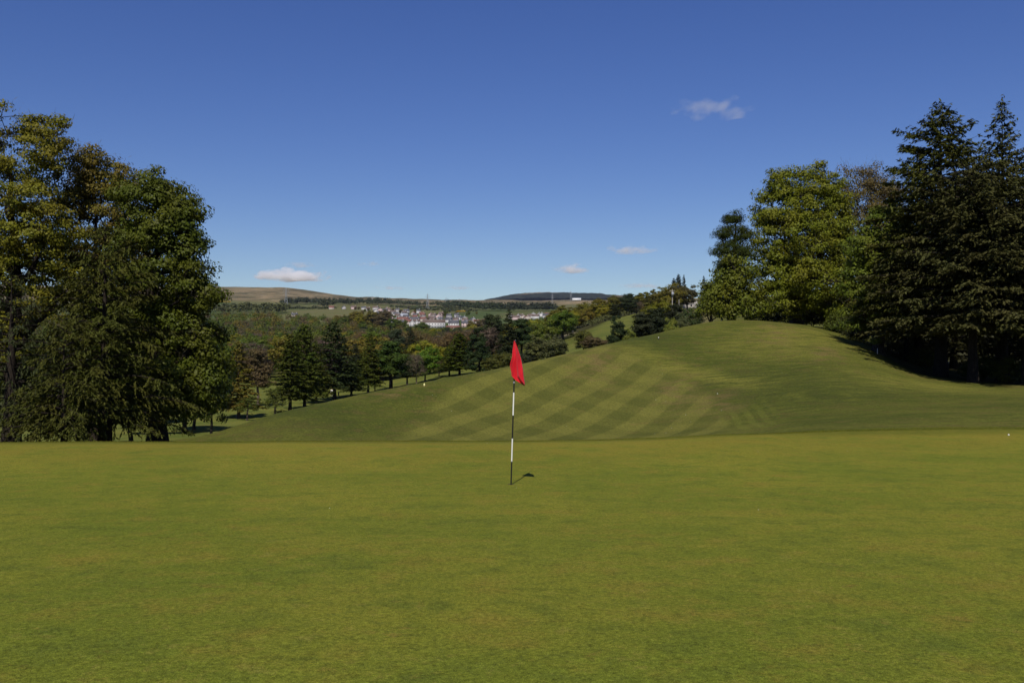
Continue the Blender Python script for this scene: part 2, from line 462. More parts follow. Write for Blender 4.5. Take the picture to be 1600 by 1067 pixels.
PXg = np.where(Y > 0.3 * np.abs(X), 800 + FPX * X / Dp, np.where(X > 0, 3000, -1400))
D = np.where(Y > 0, Y, Rout)
jit = 6 * fbm(X / 6.0, Y / 6.0, 3)
lb = np.interp(D, [40, 48, 56, 62, 70], [585, 640, 690, 735, 790])
rb = np.interp(D, [36, 46, 56, 62, 68, 74, 80], [1150, 1135, 1105, 1060, 1000, 930, 860])
att = {}
att['striped'] = sstep(-16, 16, PXg - lb + jit) * sstep(-14, 14, rb - PXg + jit) * sstep(36, 40, D) * (1 - sstep(85, 90, D))
att['combed'] = np.clip(sstep(1080, 1150, PXg + jit) + sstep(64, 74, D) * sstep(850, 950, PXg), 0, 1) * (1 - sstep(120, 140, D))
wornp = [(1215, 78, 35, 7), (1290, 68, 30, 4), (1060, 58, 35, 5), (1340, 77, 25, 2.5), (1450, 66, 50, 1.5), (1590, 62, 40, 1.5), (610, 57, 22, 2), (930, 66, 40, 5), (1120, 52, 40, 4)]
worn = np.zeros_like(D)
for (wp, wd, sp, sd) in wornp: worn = np.maximum(worn, np.exp(-((PXg - wp) / sp) ** 2 - ((D - wd) / sd) ** 2))
att['worn'] = worn
att['lush'] = np.clip(np.exp(-((PXg - 1165) / 120) ** 2 - ((D - 57) / 6.5) ** 2) + 0.8 * np.exp(-((PXg - 1330) / 110) ** 2 - ((D - 50) / 5) ** 2) + 0.7 * np.exp(-((PXg - 1010) / 70) ** 2 - ((D - 74) / 4) ** 2) + 0.55 * np.exp(-((PXg - 480) / 110) ** 2 - ((D - 50) / 5) ** 2), 0, 0.68)
att['dry'] = np.clip(np.exp(-((PXg - 1250) / 100) ** 2 - ((D - 76) / 9) ** 2) + 0.8 * np.exp(-((PXg - 1040 - (66 - D) * 14) / 38) ** 2) * sstep(54, 58, D) * (1 - sstep(70, 74, D)) + 0.8 * np.exp(-((PXg - 1450) / 140) ** 2 - ((D - 57) / 5) ** 2), 0, 0.8)
att['passes'] = 0.38 * sstep(1105, 1125, PXg) * (1 - sstep(1180, 1240, PXg)) * sstep(36, 40, D) * (1 - sstep(46, 52, D))
att['fairway'] = sstep(88, 110, D) * (1 - sstep(330, 380, D + 4 * jit)) * (1 - sstep(1000, 1060, PXg))
att['fairway'] = np.maximum(att['fairway'], np.exp(-((PXg - 935 - (D - 330) * 0.42) / 42) ** 4) * sstep(260, 300, D) * (1 - sstep(470, 520, D)))
att['wood'] = np.clip(sstep(380, 430, D) * (1 - sstep(1250, 1400, D)) * (1 - np.exp(-((PXg - 935 - (D - 330) * 0.42) / 42) ** 4)) + sstep(1340, 1400, PXg) * sstep(0, 3, D - np.interp(PXg, [1340, 1450, 1600, 2100], [79, 68, 64, 64]) + 0.4 * jit) * (1 - sstep(380, 430, D)), 0, 1)  # right-hand part is dark wood floor plus painted shade beneath the fir boughs
att['pasture'] = sstep(1200, 1500, D) * (1 - sstep(3000, 3500, D + 120 * fbm(X / 900, Y / 900, 3)))
att['moor'] = sstep(3000, 3500, D + 120 * fbm(X / 900, Y / 900, 3))
att['moor'] = np.maximum(att['moor'], 0.5 * np.exp(-((PXg - 1090) / 22) ** 2) * sstep(300, 340, D) * (1 - sstep(480, 520, D)))
att['sand'] = np.exp(-((PXg - 889) / 9) ** 4 - ((D - 430) / 9) ** 4)
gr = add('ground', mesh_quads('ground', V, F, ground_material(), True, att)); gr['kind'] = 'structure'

# ---------------------------------------------------------------- wooded hill on the skyline
def forest_material():
    t = NT('far forest')
    p = t.pos()
    n = t.noise(t.mapping(p, scale=(1, 0.4, 1)), 0.02, 5, 0.7)
    c = t.mix(t.ramp(n, 0.3, 0.7), (0.012, 0.016, 0.014), (0.032, 0.036, 0.024))
    cl = t.attr('clearing')
    c = t.mix(cl, c, (0.16, 0.125, 0.08))
    return t.principled(c, 0.95, 0.05)
rp = [(640, 500), (730, 480), (755, 472), (775, 467), (800, 462), (825, 459), (850, 458), (885, 458.6), (920, 460), (955, 463.5), (1000, 468), (1060, 474), (1150, 482), (1300, 500)]
gx = np.linspace(640, 1300, 400); gy = np.linspace(0, 1, 60)
ridge = np.interp(gx, [a for a, b in rp], [b for a, b in rp])
GX, GT = np.meshgrid(gx, gy, indexing='ij')
Dh = 6600 + 3200 * GT
ztop = (HORIZON - ridge)[:, None] / FPX * 8000
prof = np.where(GT < 0.45, sstep(-0.25, 0.45, GT), 1 - 0.9 * sstep(0.45, 1.1, GT))
Zh = 300 + (ztop - 300) * prof
Xh = (GX - 800) / FPX * 8000
Zh = Zh + 3.0 * fbm(Xh / 26, Dh / 40, 2) + 8 * fbm(Xh / 300, Dh / 300, 3) * (prof)
clear = np.exp(-((GX - 838) / 28) ** 4 - ((GT - 0.27 - (GX - 838) * 0.0006) / 0.03) ** 4) + np.exp(-((GX - 952) / 12) ** 4 - ((GT - 0.17) / 0.03) ** 4)
n = 60
i = np.arange(399)[:, None]; j = np.arange(59)[None]
F = np.stack([i * n + j, (i + 1) * n + j, (i + 1) * n + j + 1, i * n + j + 1], -1).reshape(-1, 4)
hill = add('hill', mesh_quads('hill', np.stack([Xh, Dh, Zh], -1).reshape(-1, 3), F, forest_material(), True, {'clearing': clear}))
hill['kind'] = 'structure'

# ================================================================= trees
def leaf_quads(P, Dr, N, L, W):
    n = len(P)
    L = np.broadcast_to(np.asarray(L, float), (n,))[:, None]; W = np.broadcast_to(np.asarray(W, float), (n,))[:, None]
    S = nrm(np.cross(N, Dr))
    V = np.stack([P - Dr * L * 0.5, P + S * W * 0.5 + N * W * 0.12, P + Dr * L * 0.5, P - S * W * 0.5 + N * W * 0.12], 1).reshape(-1, 3)
    F = np.arange(4 * n).reshape(n, 4)
    return V, F

def bez(a, b, c, n):
    t = np.linspace(0, 1, n)[:, None]
    return (1 - t) ** 2 * a + 2 * t * (1 - t) * b + t * t * c

def broadleaf(seed, Ht, lobes, ncl, lpc, leaf, clr, tr, fork=0.25, flat=0.6, inner=0.45, asp=0.62, twigs=0, lean=(0, 0), stems=1, up=0.5, name='tree', trunk_top=0.82, mat=None):
    """a trunk with limbs, and leaves in clumps through the volume of several overlapping lobes"""
    g = np.random.default_rng(seed)
    lobes = np.array(lobes, float)
    c, r = lobes[:, :3], lobes[:, 3:]
    wgt = (r[:, 0] * r[:, 2]) ** 1.0; wgt /= wgt.sum()
    pts = []; outs = []
    while len(pts) < ncl:
        k = g.choice(len(lobes), p=wgt)
        d = nrm(g.normal(size=3))
        if d[2] < -0.55 and g.random() < 0.5: continue
        f = 1 - (1 - inner) * g.random() ** 1.6
        p = c[k] + d * r[k] * f * (1 + 0.10 * np.clip(g.normal(), -1.5, 1.3))
        if p[2] < 0.4: continue
        q = np.linalg.norm((p - c) / r, axis=1); q[k] = 9
        if q.min() < 0.5 and g.random() < 0.8: continue
        pts.append(p); outs.append(d)
    pts = np.array(pts); outs = np.array(outs)
    # wood
    mb = MB()
    tops = []
    cen = pts.mean(0)
    zt = Ht * trunk_top
    for s in range(stems):
        sp = np.array([g.normal() * tr * 1.5, g.normal() * tr, 0]) if stems > 1 else np.zeros(3)
        b = sp * 4 if stems > 1 else np.array([g.normal() * 0.3, g.normal() * 0.3, 0])
        path = bez(sp + [0, 0, -0.5], sp * 1.4 + [0, 0, zt * 0.4], np.array([cen[0] * 0.6 + lean[0], cen[1] * 0.6 + lean[1], zt]) + b, 9)
        path[2:-1, :2] += g.normal(size=(6, 2)) * tr * 0.25
        rad = tr * np.array([1.45, 1.0, 0.9, 0.8, 0.68, 0.52, 0.38, 0.24, 0.08]) / math.sqrt(stems)
        mb.tube(path, rad, 9)
        tops.append((path, rad))
    M = max(5, min(26, ncl // 12))
    idx = [int(g.integers(len(pts)))]
    dist = np.linalg.norm(pts - pts[idx[0]], axis=1)
    for _ in range(M - 1):
        k = int(np.argmax(dist)); idx.append(k); dist = np.minimum(dist, np.linalg.norm(pts - pts[k], axis=1))
    limb_pts = []; limb_rad = []
    for k in idx:
        path, rad = tops[int(g.integers(len(tops)))]
        e = pts[k] * 0.9 + cen * 0.1
        hd = np.linalg.norm(e[:2] - path[:, :2].mean(0))
        zs = min(max(e[2] - 0.75 * hd - 0.08 * Ht, fork * Ht * (0.9 + 0.3 * g.random())), zt * 0.96)
        i = np.clip(np.searchsorted(path[:, 2], zs), 1, 8); f = (zs - path[i - 1, 2]) / max(path[i, 2] - path[i - 1, 2], 1e-3)
        st = path[i - 1] * (1 - f) + path[i] * f
        mid = (st + e) / 2 + np.array([0, 0, 0.10 * np.linalg.norm(e - st)]) + g.normal(size=3) * 0.06 * np.linalg.norm(e - st)
        lp = bez(st, mid, e, 7); lp[1:-1] += g.normal(size=(5, 3)) * 0.02 * Ht * 0.5
        r0 = min(rad[i] * 0.7, tr * 0.42)
        lr = np.linspace(r0, 0.02 * tr + 0.012, 7)
        mb.tube(lp, lr, 5)
        limb_pts.append(lp[2:]); limb_rad.append(lr[2:])
    LP = np.concatenate(limb_pts); LR = np.concatenate(limb_rad)
    for k in range(len(pts)):
        d2 = np.linalg.norm(LP - pts[k], axis=1) + 0.7 * np.maximum(LP[:, 2] - pts[k, 2], 0)
        j = int(np.argmin(d2)); a = LP[j]; e = pts[k] + outs[k] * clr * 0.5
        ln = np.linalg.norm(e - a)
        if ln < 0.05: continue
        pth = bez(a, (a + e) / 2 + g.normal(size=3) * 0.12 * ln, e, 4)
        mb.tube(pth, np.linspace(min(LR[j] * 0.7, 0.03 + 0.012 * ln), 0.010, 4), 3)
    trunk = mb.mesh(name + '_trunk', M_BARK, True)
    # leaves
    per = np.maximum(1, (lpc * g.uniform(0.55, 1.45, len(pts))).astype(int))
    own = np.repeat(np.arange(len(pts)), per)
    n = len(own)
    off = nrm(g.normal(size=(n, 3))) * (g.random((n, 1)) ** 0.45) * clr * 1.75 * np.array([1, 1, flat]) * g.uniform(0.6, 1.15, len(pts))[own][:, None]
    P = pts[own] + off
    N = nrm(outs[own] * 0.40 + nrm(off) * 0.75 + np.array([0, 0, up * 0.8]) + g.normal(size=(n, 3)) * 0.38)
    A = nrm(np.cross(N, g.normal(size=(n, 3)))); A[:, 2] -= 0.25; A = nrm(A)
    N = nrm(N - A * (N * A).sum(1, keepdims=True))
    L = leaf * g.uniform(0.5, 1.5, n)
    V, F = leaf_quads(P, A, N, L, L * asp)
    if twigs:                                   # bare twigs reaching out of the crown
        k = g.integers(0, len(pts), twigs)
        st = pts[k] + g.normal(size=(twigs, 3)) * clr * 0.7
        dr = nrm(outs[k] + [0, 0, 0.5] + g.normal(size=(twigs, 3)) * 0.5)
        ln = clr * g.uniform(0.5, 1.3, twigs)
        V2, F2 = leaf_quads(st + dr * ln[:, None] * 0.5, dr, nrm(np.cross(dr, g.normal(size=(twigs, 3)))), ln, leaf * 0.14)
        F = np.concatenate([F, F2 + len(V)]); V = np.concatenate([V, V2])
    V[:, 2] = np.maximum(V[:, 2], 0.05)
    crown = mesh_quads(name + '_crown', V, F, mat or M_LEAF)
    return trunk, crown

def conifer(seed, Ht, R, z0, dz, nper, tr, tilt=0.15, droop=0.45, tip=0.12, power=0.9, needle=0.34, nw=0.09, dens=1.0, jag=0.25, hang=0.3, floor=0.15, name='conifer', sway=0.0, crownshape=None, top_up=0.8):
    """whorled boughs with side sprays of needles along them"""
    g = np.random.default_rng(seed)
    mb = MB()
    zs = np.linspace(-0.5, Ht, 10)
    pth = np.stack([sway * np.sin(zs / Ht * 2.2), np.zeros(10), zs], 1)
    mb.tube(pth, tr * np.maximum(1 - np.maximum(zs, 0) / Ht, 0.03) ** 1.25 * np.where(zs < 0, 1.3, 1), 8)
    Ps, Ds = [], []
    z = z0
    while z < Ht * 0.985:
        t = (z - z0) / (Ht - z0)
        prof = (1 - t) ** power if crownshape is None else np.interp(t, *crownshape)
        k = max(3, int(round(nper * (0.7 + 0.3 * (1 - t)))))
        for q in range(k):
            az = 2 * PI * (q + g.random() * 0.8) / k + z
            Lb = R * prof * (1 - jag + 2 * jag * g.random()) + 0.15
            zb = z + g.normal() * dz * 0.3
            s = np.linspace(0, 1, 7)
            ti = tilt + top_up * max(0, t - 0.55)
            rad = Lb * s; zo = Lb * (ti * s - droop * (1 - 0.6 * t) * s ** 2 + tip * s ** 3)
            az_s = az + g.normal() * 0.15 * s
            x0 = sway * math.sin(max(zb, 0) / Ht * 2.2)
            bp = np.stack([x0 + rad * np.cos(az_s), rad * np.sin(az_s), zb + zo], 1)
            mb.tube(bp, np.linspace(0.012 + 0.012 * Lb, 0.008, 7), 3)
            # twigs to both sides
            nt = max(2, int(Lb / 0.22 * dens))
            ts = np.sort(0.12 + 0.88 * g.random(nt) ** 0.85)
            base = np.stack([np.interp(ts, s, bp[:, m]) for m in range(3)], 1)
            outd = nrm(np.array([math.cos(az), math.sin(az), 0.0])); side = np.array([-math.sin(az), math.cos(az), 0])
            sg = np.where(g.random(nt) < 0.5, -1.0, 1.0)
            tl = (0.34 * Lb * (1 - ts) + 0.22 + 0.06 * Lb) * g.uniform(0.6, 1.2, nt)
            td = nrm(outd * g.uniform(0.5, 1.0, nt)[:, None] + side * (sg * g.uniform(0.5, 1.0, nt))[:, None] + np.array([0, 0, 1]) * g.uniform(-hang, 0.1, nt)[:, None])
            m = np.maximum(2, (tl / (needle * 0.26) * dens).astype(int))
            own = np.repeat(np.arange(nt), m)
            f = g.random(len(own))
            P = base[own] + td[own] * (tl[own] * f)[:, None]
            P[:, 2] -= hang * 0.5 * tl[own] * f ** 2
            D_ = nrm(td[own] + g.normal(size=(len(own), 3)) * 0.35 + np.array([0, 0, -hang * 0.7]))
            Ps.append(P + g.normal(size=P.shape) * needle * 0.12); Ds.append(D_)
        z += dz * (0.75 + 0.5 * g.random()) * (1 - 0.45 * t)
    # leader
    nl = 14
    Ps.append(np.stack([np.full(nl, sway * math.sin(2.2)) + g.normal(size=nl) * .05, g.normal(size=nl) * .05, np.linspace(Ht * 0.97, Ht + 0.25, nl)], 1)); Ds.append(nrm(g.normal(size=(nl, 3)) * 0.5 + [0, 0, 0.8]))
    P = np.concatenate(Ps); D_ = np.concatenate(Ds)
    low = P[:, 2] < floor; keep = ~low | (g.random(len(P)) < 0.12); P = P[keep]; D_ = D_[keep]; P[:, 2] = np.maximum(P[:, 2], 0.15)
    N = nrm(np.array([0, 0, 1.0]) + g.normal(size=P.shape) * 0.5); N = nrm(N - D_ * (N * D_).sum(1, keepdims=True))
    L = needle * g.uniform(0.65, 1.3, len(P))
    V, F = leaf_quads(P, D_, N, L, nw * g.uniform(0.7, 1.3, len(P)))
    return mb.mesh(name + '_trunk', M_BARK, True), mesh_quads(name + '_crown', V, F, M_NEEDLE)

FOL = 1.45
LEAFCOL = dict(
    spring=(0.120, 0.125, 0.016), olive=(0.088, 0.080, 0.017), sycamore=(0.045, 0.070, 0.012), dark=(0.026, 0.042, 0.011),
    bright=(0.085, 0.135, 0.018), yellow=(0.165, 0.140, 0.016), brown=(0.074, 0.062, 0.026), russet=(0.082, 0.060, 0.024),
    grey=(0.085, 0.078, 0.048), spruce=(0.020, 0.028, 0.011), fir=(0.041, 0.046, 0.0137), cedar=(0.037, 0.044, 0.0125),
    larch=(0.048, 0.068, 0.016), pine=(0.024, 0.036, 0.017), cypress=(0.016, 0.028, 0.009), mid=(0.055, 0.078, 0.015),
    gold=(0.15, 0.112, 0.016), twig=(0.070, 0.056, 0.040))

def plant_tree(kind, meshes, pos, label, cat, color, scale=1.0, rotz=0.0, group=None, bark=(1, 1, 1), squash=1.0):
    color = (min(.3, color[0] * FOL * 1.04), min(.3, color[1] * FOL * 0.97), color[2] * FOL * (0.6 if color[2] < 0.3 * color[1] else 0.95))
    t = thing(kind, label, cat, pos, rotz, group)
    a = add('trunk', meshes[0], t, color=bark)
    b = add('crown', meshes[1], t, color=color)
    t.scale = (scale * squash, scale * squash, scale)
    return t
def jitter(c, g, a=0.12):
    k = 1 + a * (2 * g.random() - 1)
    return tuple(x * k * (1 + 0.5 * a * (2 * g.random() - 1)) for x in c)
def top_h(px, d, py):                        # real height of a tree standing at a bearing and distance, from its top in the photograph
    return (HORIZON - py) / FPX * d - at(px, d).z

def lobes_from(px0, d, specs, zb, depth=1.0):
    """crown lobes from (bearing px, sight line px, half width px, half height px) at distance d"""
    k = d / FPX
    return [((a - px0) * k, dy, (HORIZON - b) * k - zb, w * k, w * k * depth, h * k) for (a, b, w, h, dy) in specs]

# uneven blades standing a little proud of the cut in the nearest part of the green
gn = np.random.default_rng(15)
nb = 90000
aa = gn.uniform(math.radians(-30), math.radians(30), nb); rr = 4.3 * (16.0 / 4.3) ** (gn.random(nb) ** 1.25)
zb_ = np.empty(nb); ix = np.clip(((aa - math.radians(-31)) / math.radians(62) * 259).astype(int), 0, 259)
for k in range(260):
    m_ = ix == k
    if m_.any(): zb_[m_] = height_ray(math.radians(-31) + (k + .5) / 260 * math.radians(62), rr[m_])
Pb = np.stack([rr * np.sin(aa), rr * np.cos(aa), zb_], 1)
pat = fbm(Pb[:, 0] * 1.3, Pb[:, 1] * 1.3, 4)
keep = gn.random(nb) < np.clip(0.55 + 0.6 * pat, .1, 1)
Pb = Pb[keep]; rr = rr[keep]; nk = len(Pb)
hb = gn.uniform(.005, .011, nk) * (1 + (rr - 4) * .03)
up_ = nrm(np.stack([gn.normal(0, .8, nk), gn.normal(0, .8, nk), np.ones(nk)], 1))
sd_ = gn.uniform(0, PI, nk); sd_ = np.stack([np.cos(sd_), np.sin(sd_), np.zeros(nk)], 1)
Vb, Fb = leaf_quads(Pb + up_ * hb[:, None] * .35, up_, nrm(np.cross(sd_, up_)), hb, hb * .32)
ng = add('grass', mesh_quads('grass', Vb, Fb, leaf_material('cut blades', .25, .08, .6, .55)), color=(0.150, 0.160, 0.024))
ng['kind'] = 'stuff'; tag(ng, 'uneven short grass blades on the near part of the putting green', 'grass')

# longer grass standing along the edge of the green and in the rough below it
ge = np.random.default_rng(5)
nb = 42000
aa = ge.uniform(math.radians(-30), math.radians(30), nb)
rr = np.empty(nb); zb_ = np.empty(nb)
lo, hi = math.radians(-31), math.radians(31)
tabA = np.linspace(lo, hi, 260); tabE = np.array([r_edge(a) for a in tabA])
rr = np.interp(aa, tabA, tabE) + np.where(ge.random(nb) < .55, ge.normal(0.0, .28, nb), ge.uniform(-.2, 1.0, nb)) + 0.15 * fbm(aa * 60, aa * 0, 2)
ix = np.clip(((aa - lo) / (hi - lo) * 259).astype(int), 0, 259)
for k in range(260):
    m_ = ix == k
    if m_.any(): zb_[m_] = height_ray(tabA[k], rr[m_])
Pb = np.stack([rr * np.sin(aa), rr * np.cos(aa), zb_], 1)
hb = ge.uniform(.010, .032, nb) * np.where(rr > np.interp(aa, tabA, tabE), 1.3, .75)
up_ = nrm(np.stack([ge.normal(0, .35, nb), ge.normal(0, .35, nb), np.ones(nb)], 1))
sd_ = nrm(np.stack([np.cos(ge.uniform(0, PI, nb)), np.sin(ge.uniform(0, PI, nb)), np.zeros(nb)], 1))
Vb, Fb = leaf_quads(Pb + up_ * hb[:, None] * .4, up_, nrm(np.cross(sd_, up_)), hb, .010)
eg = add('grass', mesh_quads('grass', Vb, Fb, leaf_material('edge grass', .3, .05, .7, .3)), color=(0.150, 0.158, 0.020))
eg['kind'] = 'stuff'; tag(eg, 'longer shaggy grass along the far edge of the putting green', 'grass')

# ---------------------------------------------------------------- big trees on the left of the green
def big(kind, seed, px, d, specs, ncl, lpc, leaf, clr, tr, col, label, cat='tree', bark=(1, 1, 1), mat=None, **kw):
    p = at(px, d); lb_ = lobes_from(px, d, specs, p.z, kw.pop('depth', 1.0))
    Ht = max(l[2] + l[5] for l in lb_)
    ms = broadleaf(seed, Ht, lb_, ncl, lpc, leaf, clr, tr, name=kind, mat=mat, **kw)
    return plant_tree(kind, ms, p, label, cat, col, bark=bark)

big('broadleaf_tree', 11, 18, 62, [(-40, 215, 60, 75, 0), (40, 235, 62, 72, 0.5), (72, 215, 38, 46, 0), (-10, 345, 105, 100, -0.5), (70, 360, 70, 80, -1), (-60, 430, 90, 90, 0), (60, 450, 80, 70, 0.5), (-30, 540, 90, 70, 0)],
    620, 125, 0.165, 0.52, 0.62, (0.104, 0.106, 0.015), 'tall golden green tree at the far left edge, top out in the open', fork=0.28, flat=0.45, inner=0.35, twigs=900, bark=(.55, .5, .45))
big('broadleaf_tree', 12, 148, 66, [(150, 268, 42, 40, 0), (185, 290, 36, 38, 0.5), (120, 300, 42, 50, 0), (160, 360, 70, 75, 0), (110, 420, 60, 70, -0.5), (190, 430, 55, 70, 0)],
    380, 130, 0.165, 0.52, 0.5, (0.086, 0.080, 0.018), 'tall olive brown tree with a twiggy top between the golden and the dark tree', fork=0.3, flat=0.5, inner=0.35, twigs=900, bark=(.55, .5, .45))
big('broadleaf_tree', 13, 246, 58, [(225, 318, 48, 50, 0), (258, 318, 40, 40, 0.2), (282, 352, 38, 44, -0.2), (262, 352, 50, 48, -0.4), (293, 392, 34, 34, -0.3), (240, 420, 74, 70, 0), (302, 455, 48, 54, -0.2), (306, 535, 48, 62, 0), (215, 520, 78, 80, 0.5), (270, 600, 78, 52, 0), (318, 590, 38, 60, 0.3)],
    600, 150, 0.17, 0.50, 0.55, (0.050, 0.065, 0.010), 'large dark green domed tree at the right end of the left hand clump', fork=0.2, flat=0.55, inner=0.55, bark=(.5, .46, .42))
# feathery conifers in front of them
def conif(kind, seed, px, d, top, R, z0, label, col, cat='conifer', bark=(1, 1, 1), rotz=0.0, **kw):
    p = at(px, d); Ht = top_h(px, d, top)
    ms = conifer(seed, Ht, R, z0, name=kind, **kw)
    return plant_tree(kind, ms, p, label, cat, col, bark=bark, rotz=rotz)
conif('cedar_tree', 21, 164, 51, 352, 4.0, 1.9, 'feathery blue green conifer with drooping skirts in front of the olive tree', LEAFCOL['cedar'],
      dz=0.52, nper=7, tr=0.46, tilt=0.34, droop=0.50, tip=0.05, power=0.62, needle=0.21, nw=0.062, dens=1.35, jag=0.36, hang=0.7, floor=1.3, bark=(.45, .42, .4))
conif('cedar_tree', 22, 100, 48, 500, 2.7, 1.5, 'low feathery conifer with twin trunks in front of the golden tree', jitter(LEAFCOL['cedar'], random.Random(3)),
      dz=0.50, nper=6, tr=0.22, tilt=0.36, droop=0.55, tip=0.05, power=0.45, needle=0.21, nw=0.06, dens=1.3, jag=0.36, hang=0.7, floor=1.1, bark=(.45, .42, .4))
conif('cedar_tree', 23, 18, 52, 430, 3.2, 2.6, 'dark shaggy conifer with a thick bare trunk at the left edge', (0.026, 0.034, 0.013),
      dz=0.62, nper=6, tr=0.62, tilt=0.25, droop=0.5, tip=0.05, power=0.5, needle=0.30, nw=0.055, dens=0.9, jag=0.35, hang=0.7, floor=1.5, bark=(0.45, 0.42, 0.4))

# ---------------------------------------------------------------- the wood on the right of the hill
big('broadleaf_tree', 31, 1245, 98, [(1220, 330, 42, 42, 0), (1275, 300, 42, 42, 0), (1240, 380, 72, 62, -1), (1214, 424, 40, 54, -1.2), (1290, 390, 50, 70, 0), (1255, 440, 66, 44, -2), (1208, 468, 48, 30, -1.2), (1275, 474, 50, 24, 0), (1298, 335, 34, 50, 0), (1232, 292, 32, 32, 0.3)],
    800, 120, 0.205, 0.62, 0.6, (0.092, 0.106, 0.013), 'big round yellow green tree at the top of the hill', fork=0.2, flat=0.5, inner=0.5)
big('broadleaf_tree', 32, 1345, 108, [(1350, 300, 42, 46, 0), (1385, 310, 32, 40, 1), (1340, 370, 52, 60, 0), (1390, 380, 40, 60, 0)],
    340, 95, 0.19, 0.72, 0.5, (0.085, 0.072, 0.022), 'tall thin crowned olive tree with bare twigs above the dark sycamore', fork=0.25, flat=0.6, inner=0.3, twigs=3500)
big('broadleaf_tree', 33, 1372, 75, [(1385, 350, 34, 36, 0), (1360, 395, 46, 42, -0.5), (1345, 450, 36, 44, -1), (1390, 440, 44, 60, 0), (1350, 500, 40, 30, -1)],
    270, 100, 0.2, 0.52, 0.45, (0.062, 0.086, 0.013), 'dark green sycamore leaning out beside the tall fir', fork=0.15, flat=0.45, inner=0.5)
big('broadleaf_tree', 34, 1142, 94, [(1145, 430, 34, 32, 0), (1128, 465, 28, 34, 0), (1165, 470, 32, 34, 0), (1150, 490, 34, 18, 0)],
    190, 55, 0.24, 0.55, 0.35, (0.068, 0.088, 0.014), 'mid green tree under the pine at the left end of the hilltop wood', fork=0.15, inner=0.4)
big('broadleaf_tree', 35, 1312, 100, [(1300, 420, 40, 60, 0), (1320, 470, 44, 40, 0), (1290, 480, 40, 26, 0)],
    170, 55, 0.25, 0.65, 0.4, (0.072, 0.066, 0.018), 'bushy olive tree between the yellow green tree and the sycamore', fork=0.15, inner=0.45)
big('broadleaf_tree', 38, 1112, 120, [(1112, 460, 18, 22, 0), (1106, 482, 20, 18, 0), (1120, 480, 18, 20, 0)],
    90, 48, 0.24, 0.55, 0.25, (0.075, 0.094, 0.016), 'small light green tree at the left corner of the hilltop wood', fork=0.2, inner=0.35)
# pine: rounded needle tufts on spreading limbs
big('pine_tree', 36, 1143, 96, [(1147, 344, 14, 15, 0), (1134, 364, 15, 11, 0), (1159, 368, 15, 13, 0), (1146, 386, 24, 14, 0), (1128, 395, 13, 9, 0), (1162, 400, 16, 14, 0), (1143, 415, 26, 14, 0), (1152, 440, 26, 18, 0)],
    200, 150, 0.22, 0.5, 0.4, (0.022, 0.031, 0.009), 'dark pine with rounded tufts standing up at the left of the hilltop wood', 'pine', asp=0.25, flat=0.5, inner=0.3, fork=0.3, mat=M_NEEDLE, trunk_top=0.95, bark=(1.2, 0.9, 0.7))
FIR = dict(bark=(.4, .38, .36), tilt=0.20, droop=0.42, tip=0.16, needle=0.34, nw=0.115, hang=0.35)
conif('fir_tree', 41, 1470, 70, 162, 4.9, 4.4, 'tall ragged fir with an upswept top, left of the two tallest firs', LEAFCOL['fir'], dz=0.56, nper=8, tr=0.5, crownshape=([0, .3, .5, .65, .77, .85, .92, 1], [1, .95, .84, .68, .50, .34, .20, .03]), dens=1.3, jag=0.34, floor=3.0, **FIR)
conif('fir_tree', 42, 1566, 70, 154, 6.2, 4.4, 'tall slim pointed fir, right of the two tallest firs', LEAFCOL['fir'], dz=0.54, nper=8, tr=0.45, dens=1.08, jag=0.28, floor=3.0, crownshape=([0, .3, .55, .66, .72, .78, .88, 1], [1, .88, .72, .46, .28, .18, .10, .02]), **FIR)
conif('fir_tree', 43, 1648, 80, 190, 6.0, 4.0, 'broad dark fir cut by the right edge of the photo', (0.037, 0.041, 0.0125), dz=0.6, nper=7, tr=0.5, power=0.6, dens=1.08, jag=0.3, floor=3.0, **FIR)
conif('fir_tree', 44, 1520, 65.5, 262, 6.4, 4.0, 'dark fir filling the gap between the two tallest firs', (0.038, 0.041, 0.0125), dz=0.54, nper=8, tr=0.38, power=0.5, dens=1.08, jag=0.32, floor=2.8, **FIR)
conif('fir_tree', 45, 1434, 84, 318, 4.0, 3.4, 'brownish fir beside the sycamore at the left of the tall firs', (0.049, 0.046, 0.0145), dz=0.56, nper=8, tr=0.35, power=0.5, dens=1.25, jag=0.34, floor=2.6, **FIR)
conif('fir_tree', 46, 1604, 64.5, 300, 6.4, 4.0, 'dark fir with low boughs at the right edge over the grass', (0.038, 0.041, 0.0125), dz=0.54, nper=7, tr=0.35, power=0.5, dens=1.2, jag=0.3, floor=2.6, **FIR)
conif('fir_tree', 47, 1416, 83, 400, 4.6, 3.0, 'low fir in deep shade at the foot of the sycamore', (0.030, 0.033, 0.014), dz=0.5, nper=7, tr=0.25, power=0.5, dens=1.1, jag=0.34, floor=1.6, **FIR)
conif('fir_tree', 48, 1490, 88, 300, 5.2, 1.5, 'dark fir standing behind the tall ragged fir', (0.026, 0.029, 0.010), dz=0.6, nper=7, tr=0.35, power=0.45, dens=0.8, jag=0.34, **FIR)
conif('fir_tree', 49, 1560, 90, 330, 5.2, 0.8, 'dark fir standing behind the slim pointed fir', (0.026, 0.029, 0.010), dz=0.6, nper=7, tr=0.35, power=0.45, dens=0.8, jag=0.34, **FIR)
conif('fir_tree', 50, 1628, 92, 340, 5.2, 0.8, 'dark fir deep in the wood at the right edge', (0.026, 0.029, 0.010), dz=0.6, nper=7, tr=0.35, power=0.45, dens=0.8, jag=0.34, **FIR)
conif('fir_tree', 51, 1436, 98, 360, 4.6, 0.8, 'dark fir deep in the wood behind the brownish fir', (0.022, 0.025, 0.011), dz=0.6, nper=7, tr=0.35, power=0.45, dens=0.8, jag=0.34, **FIR)

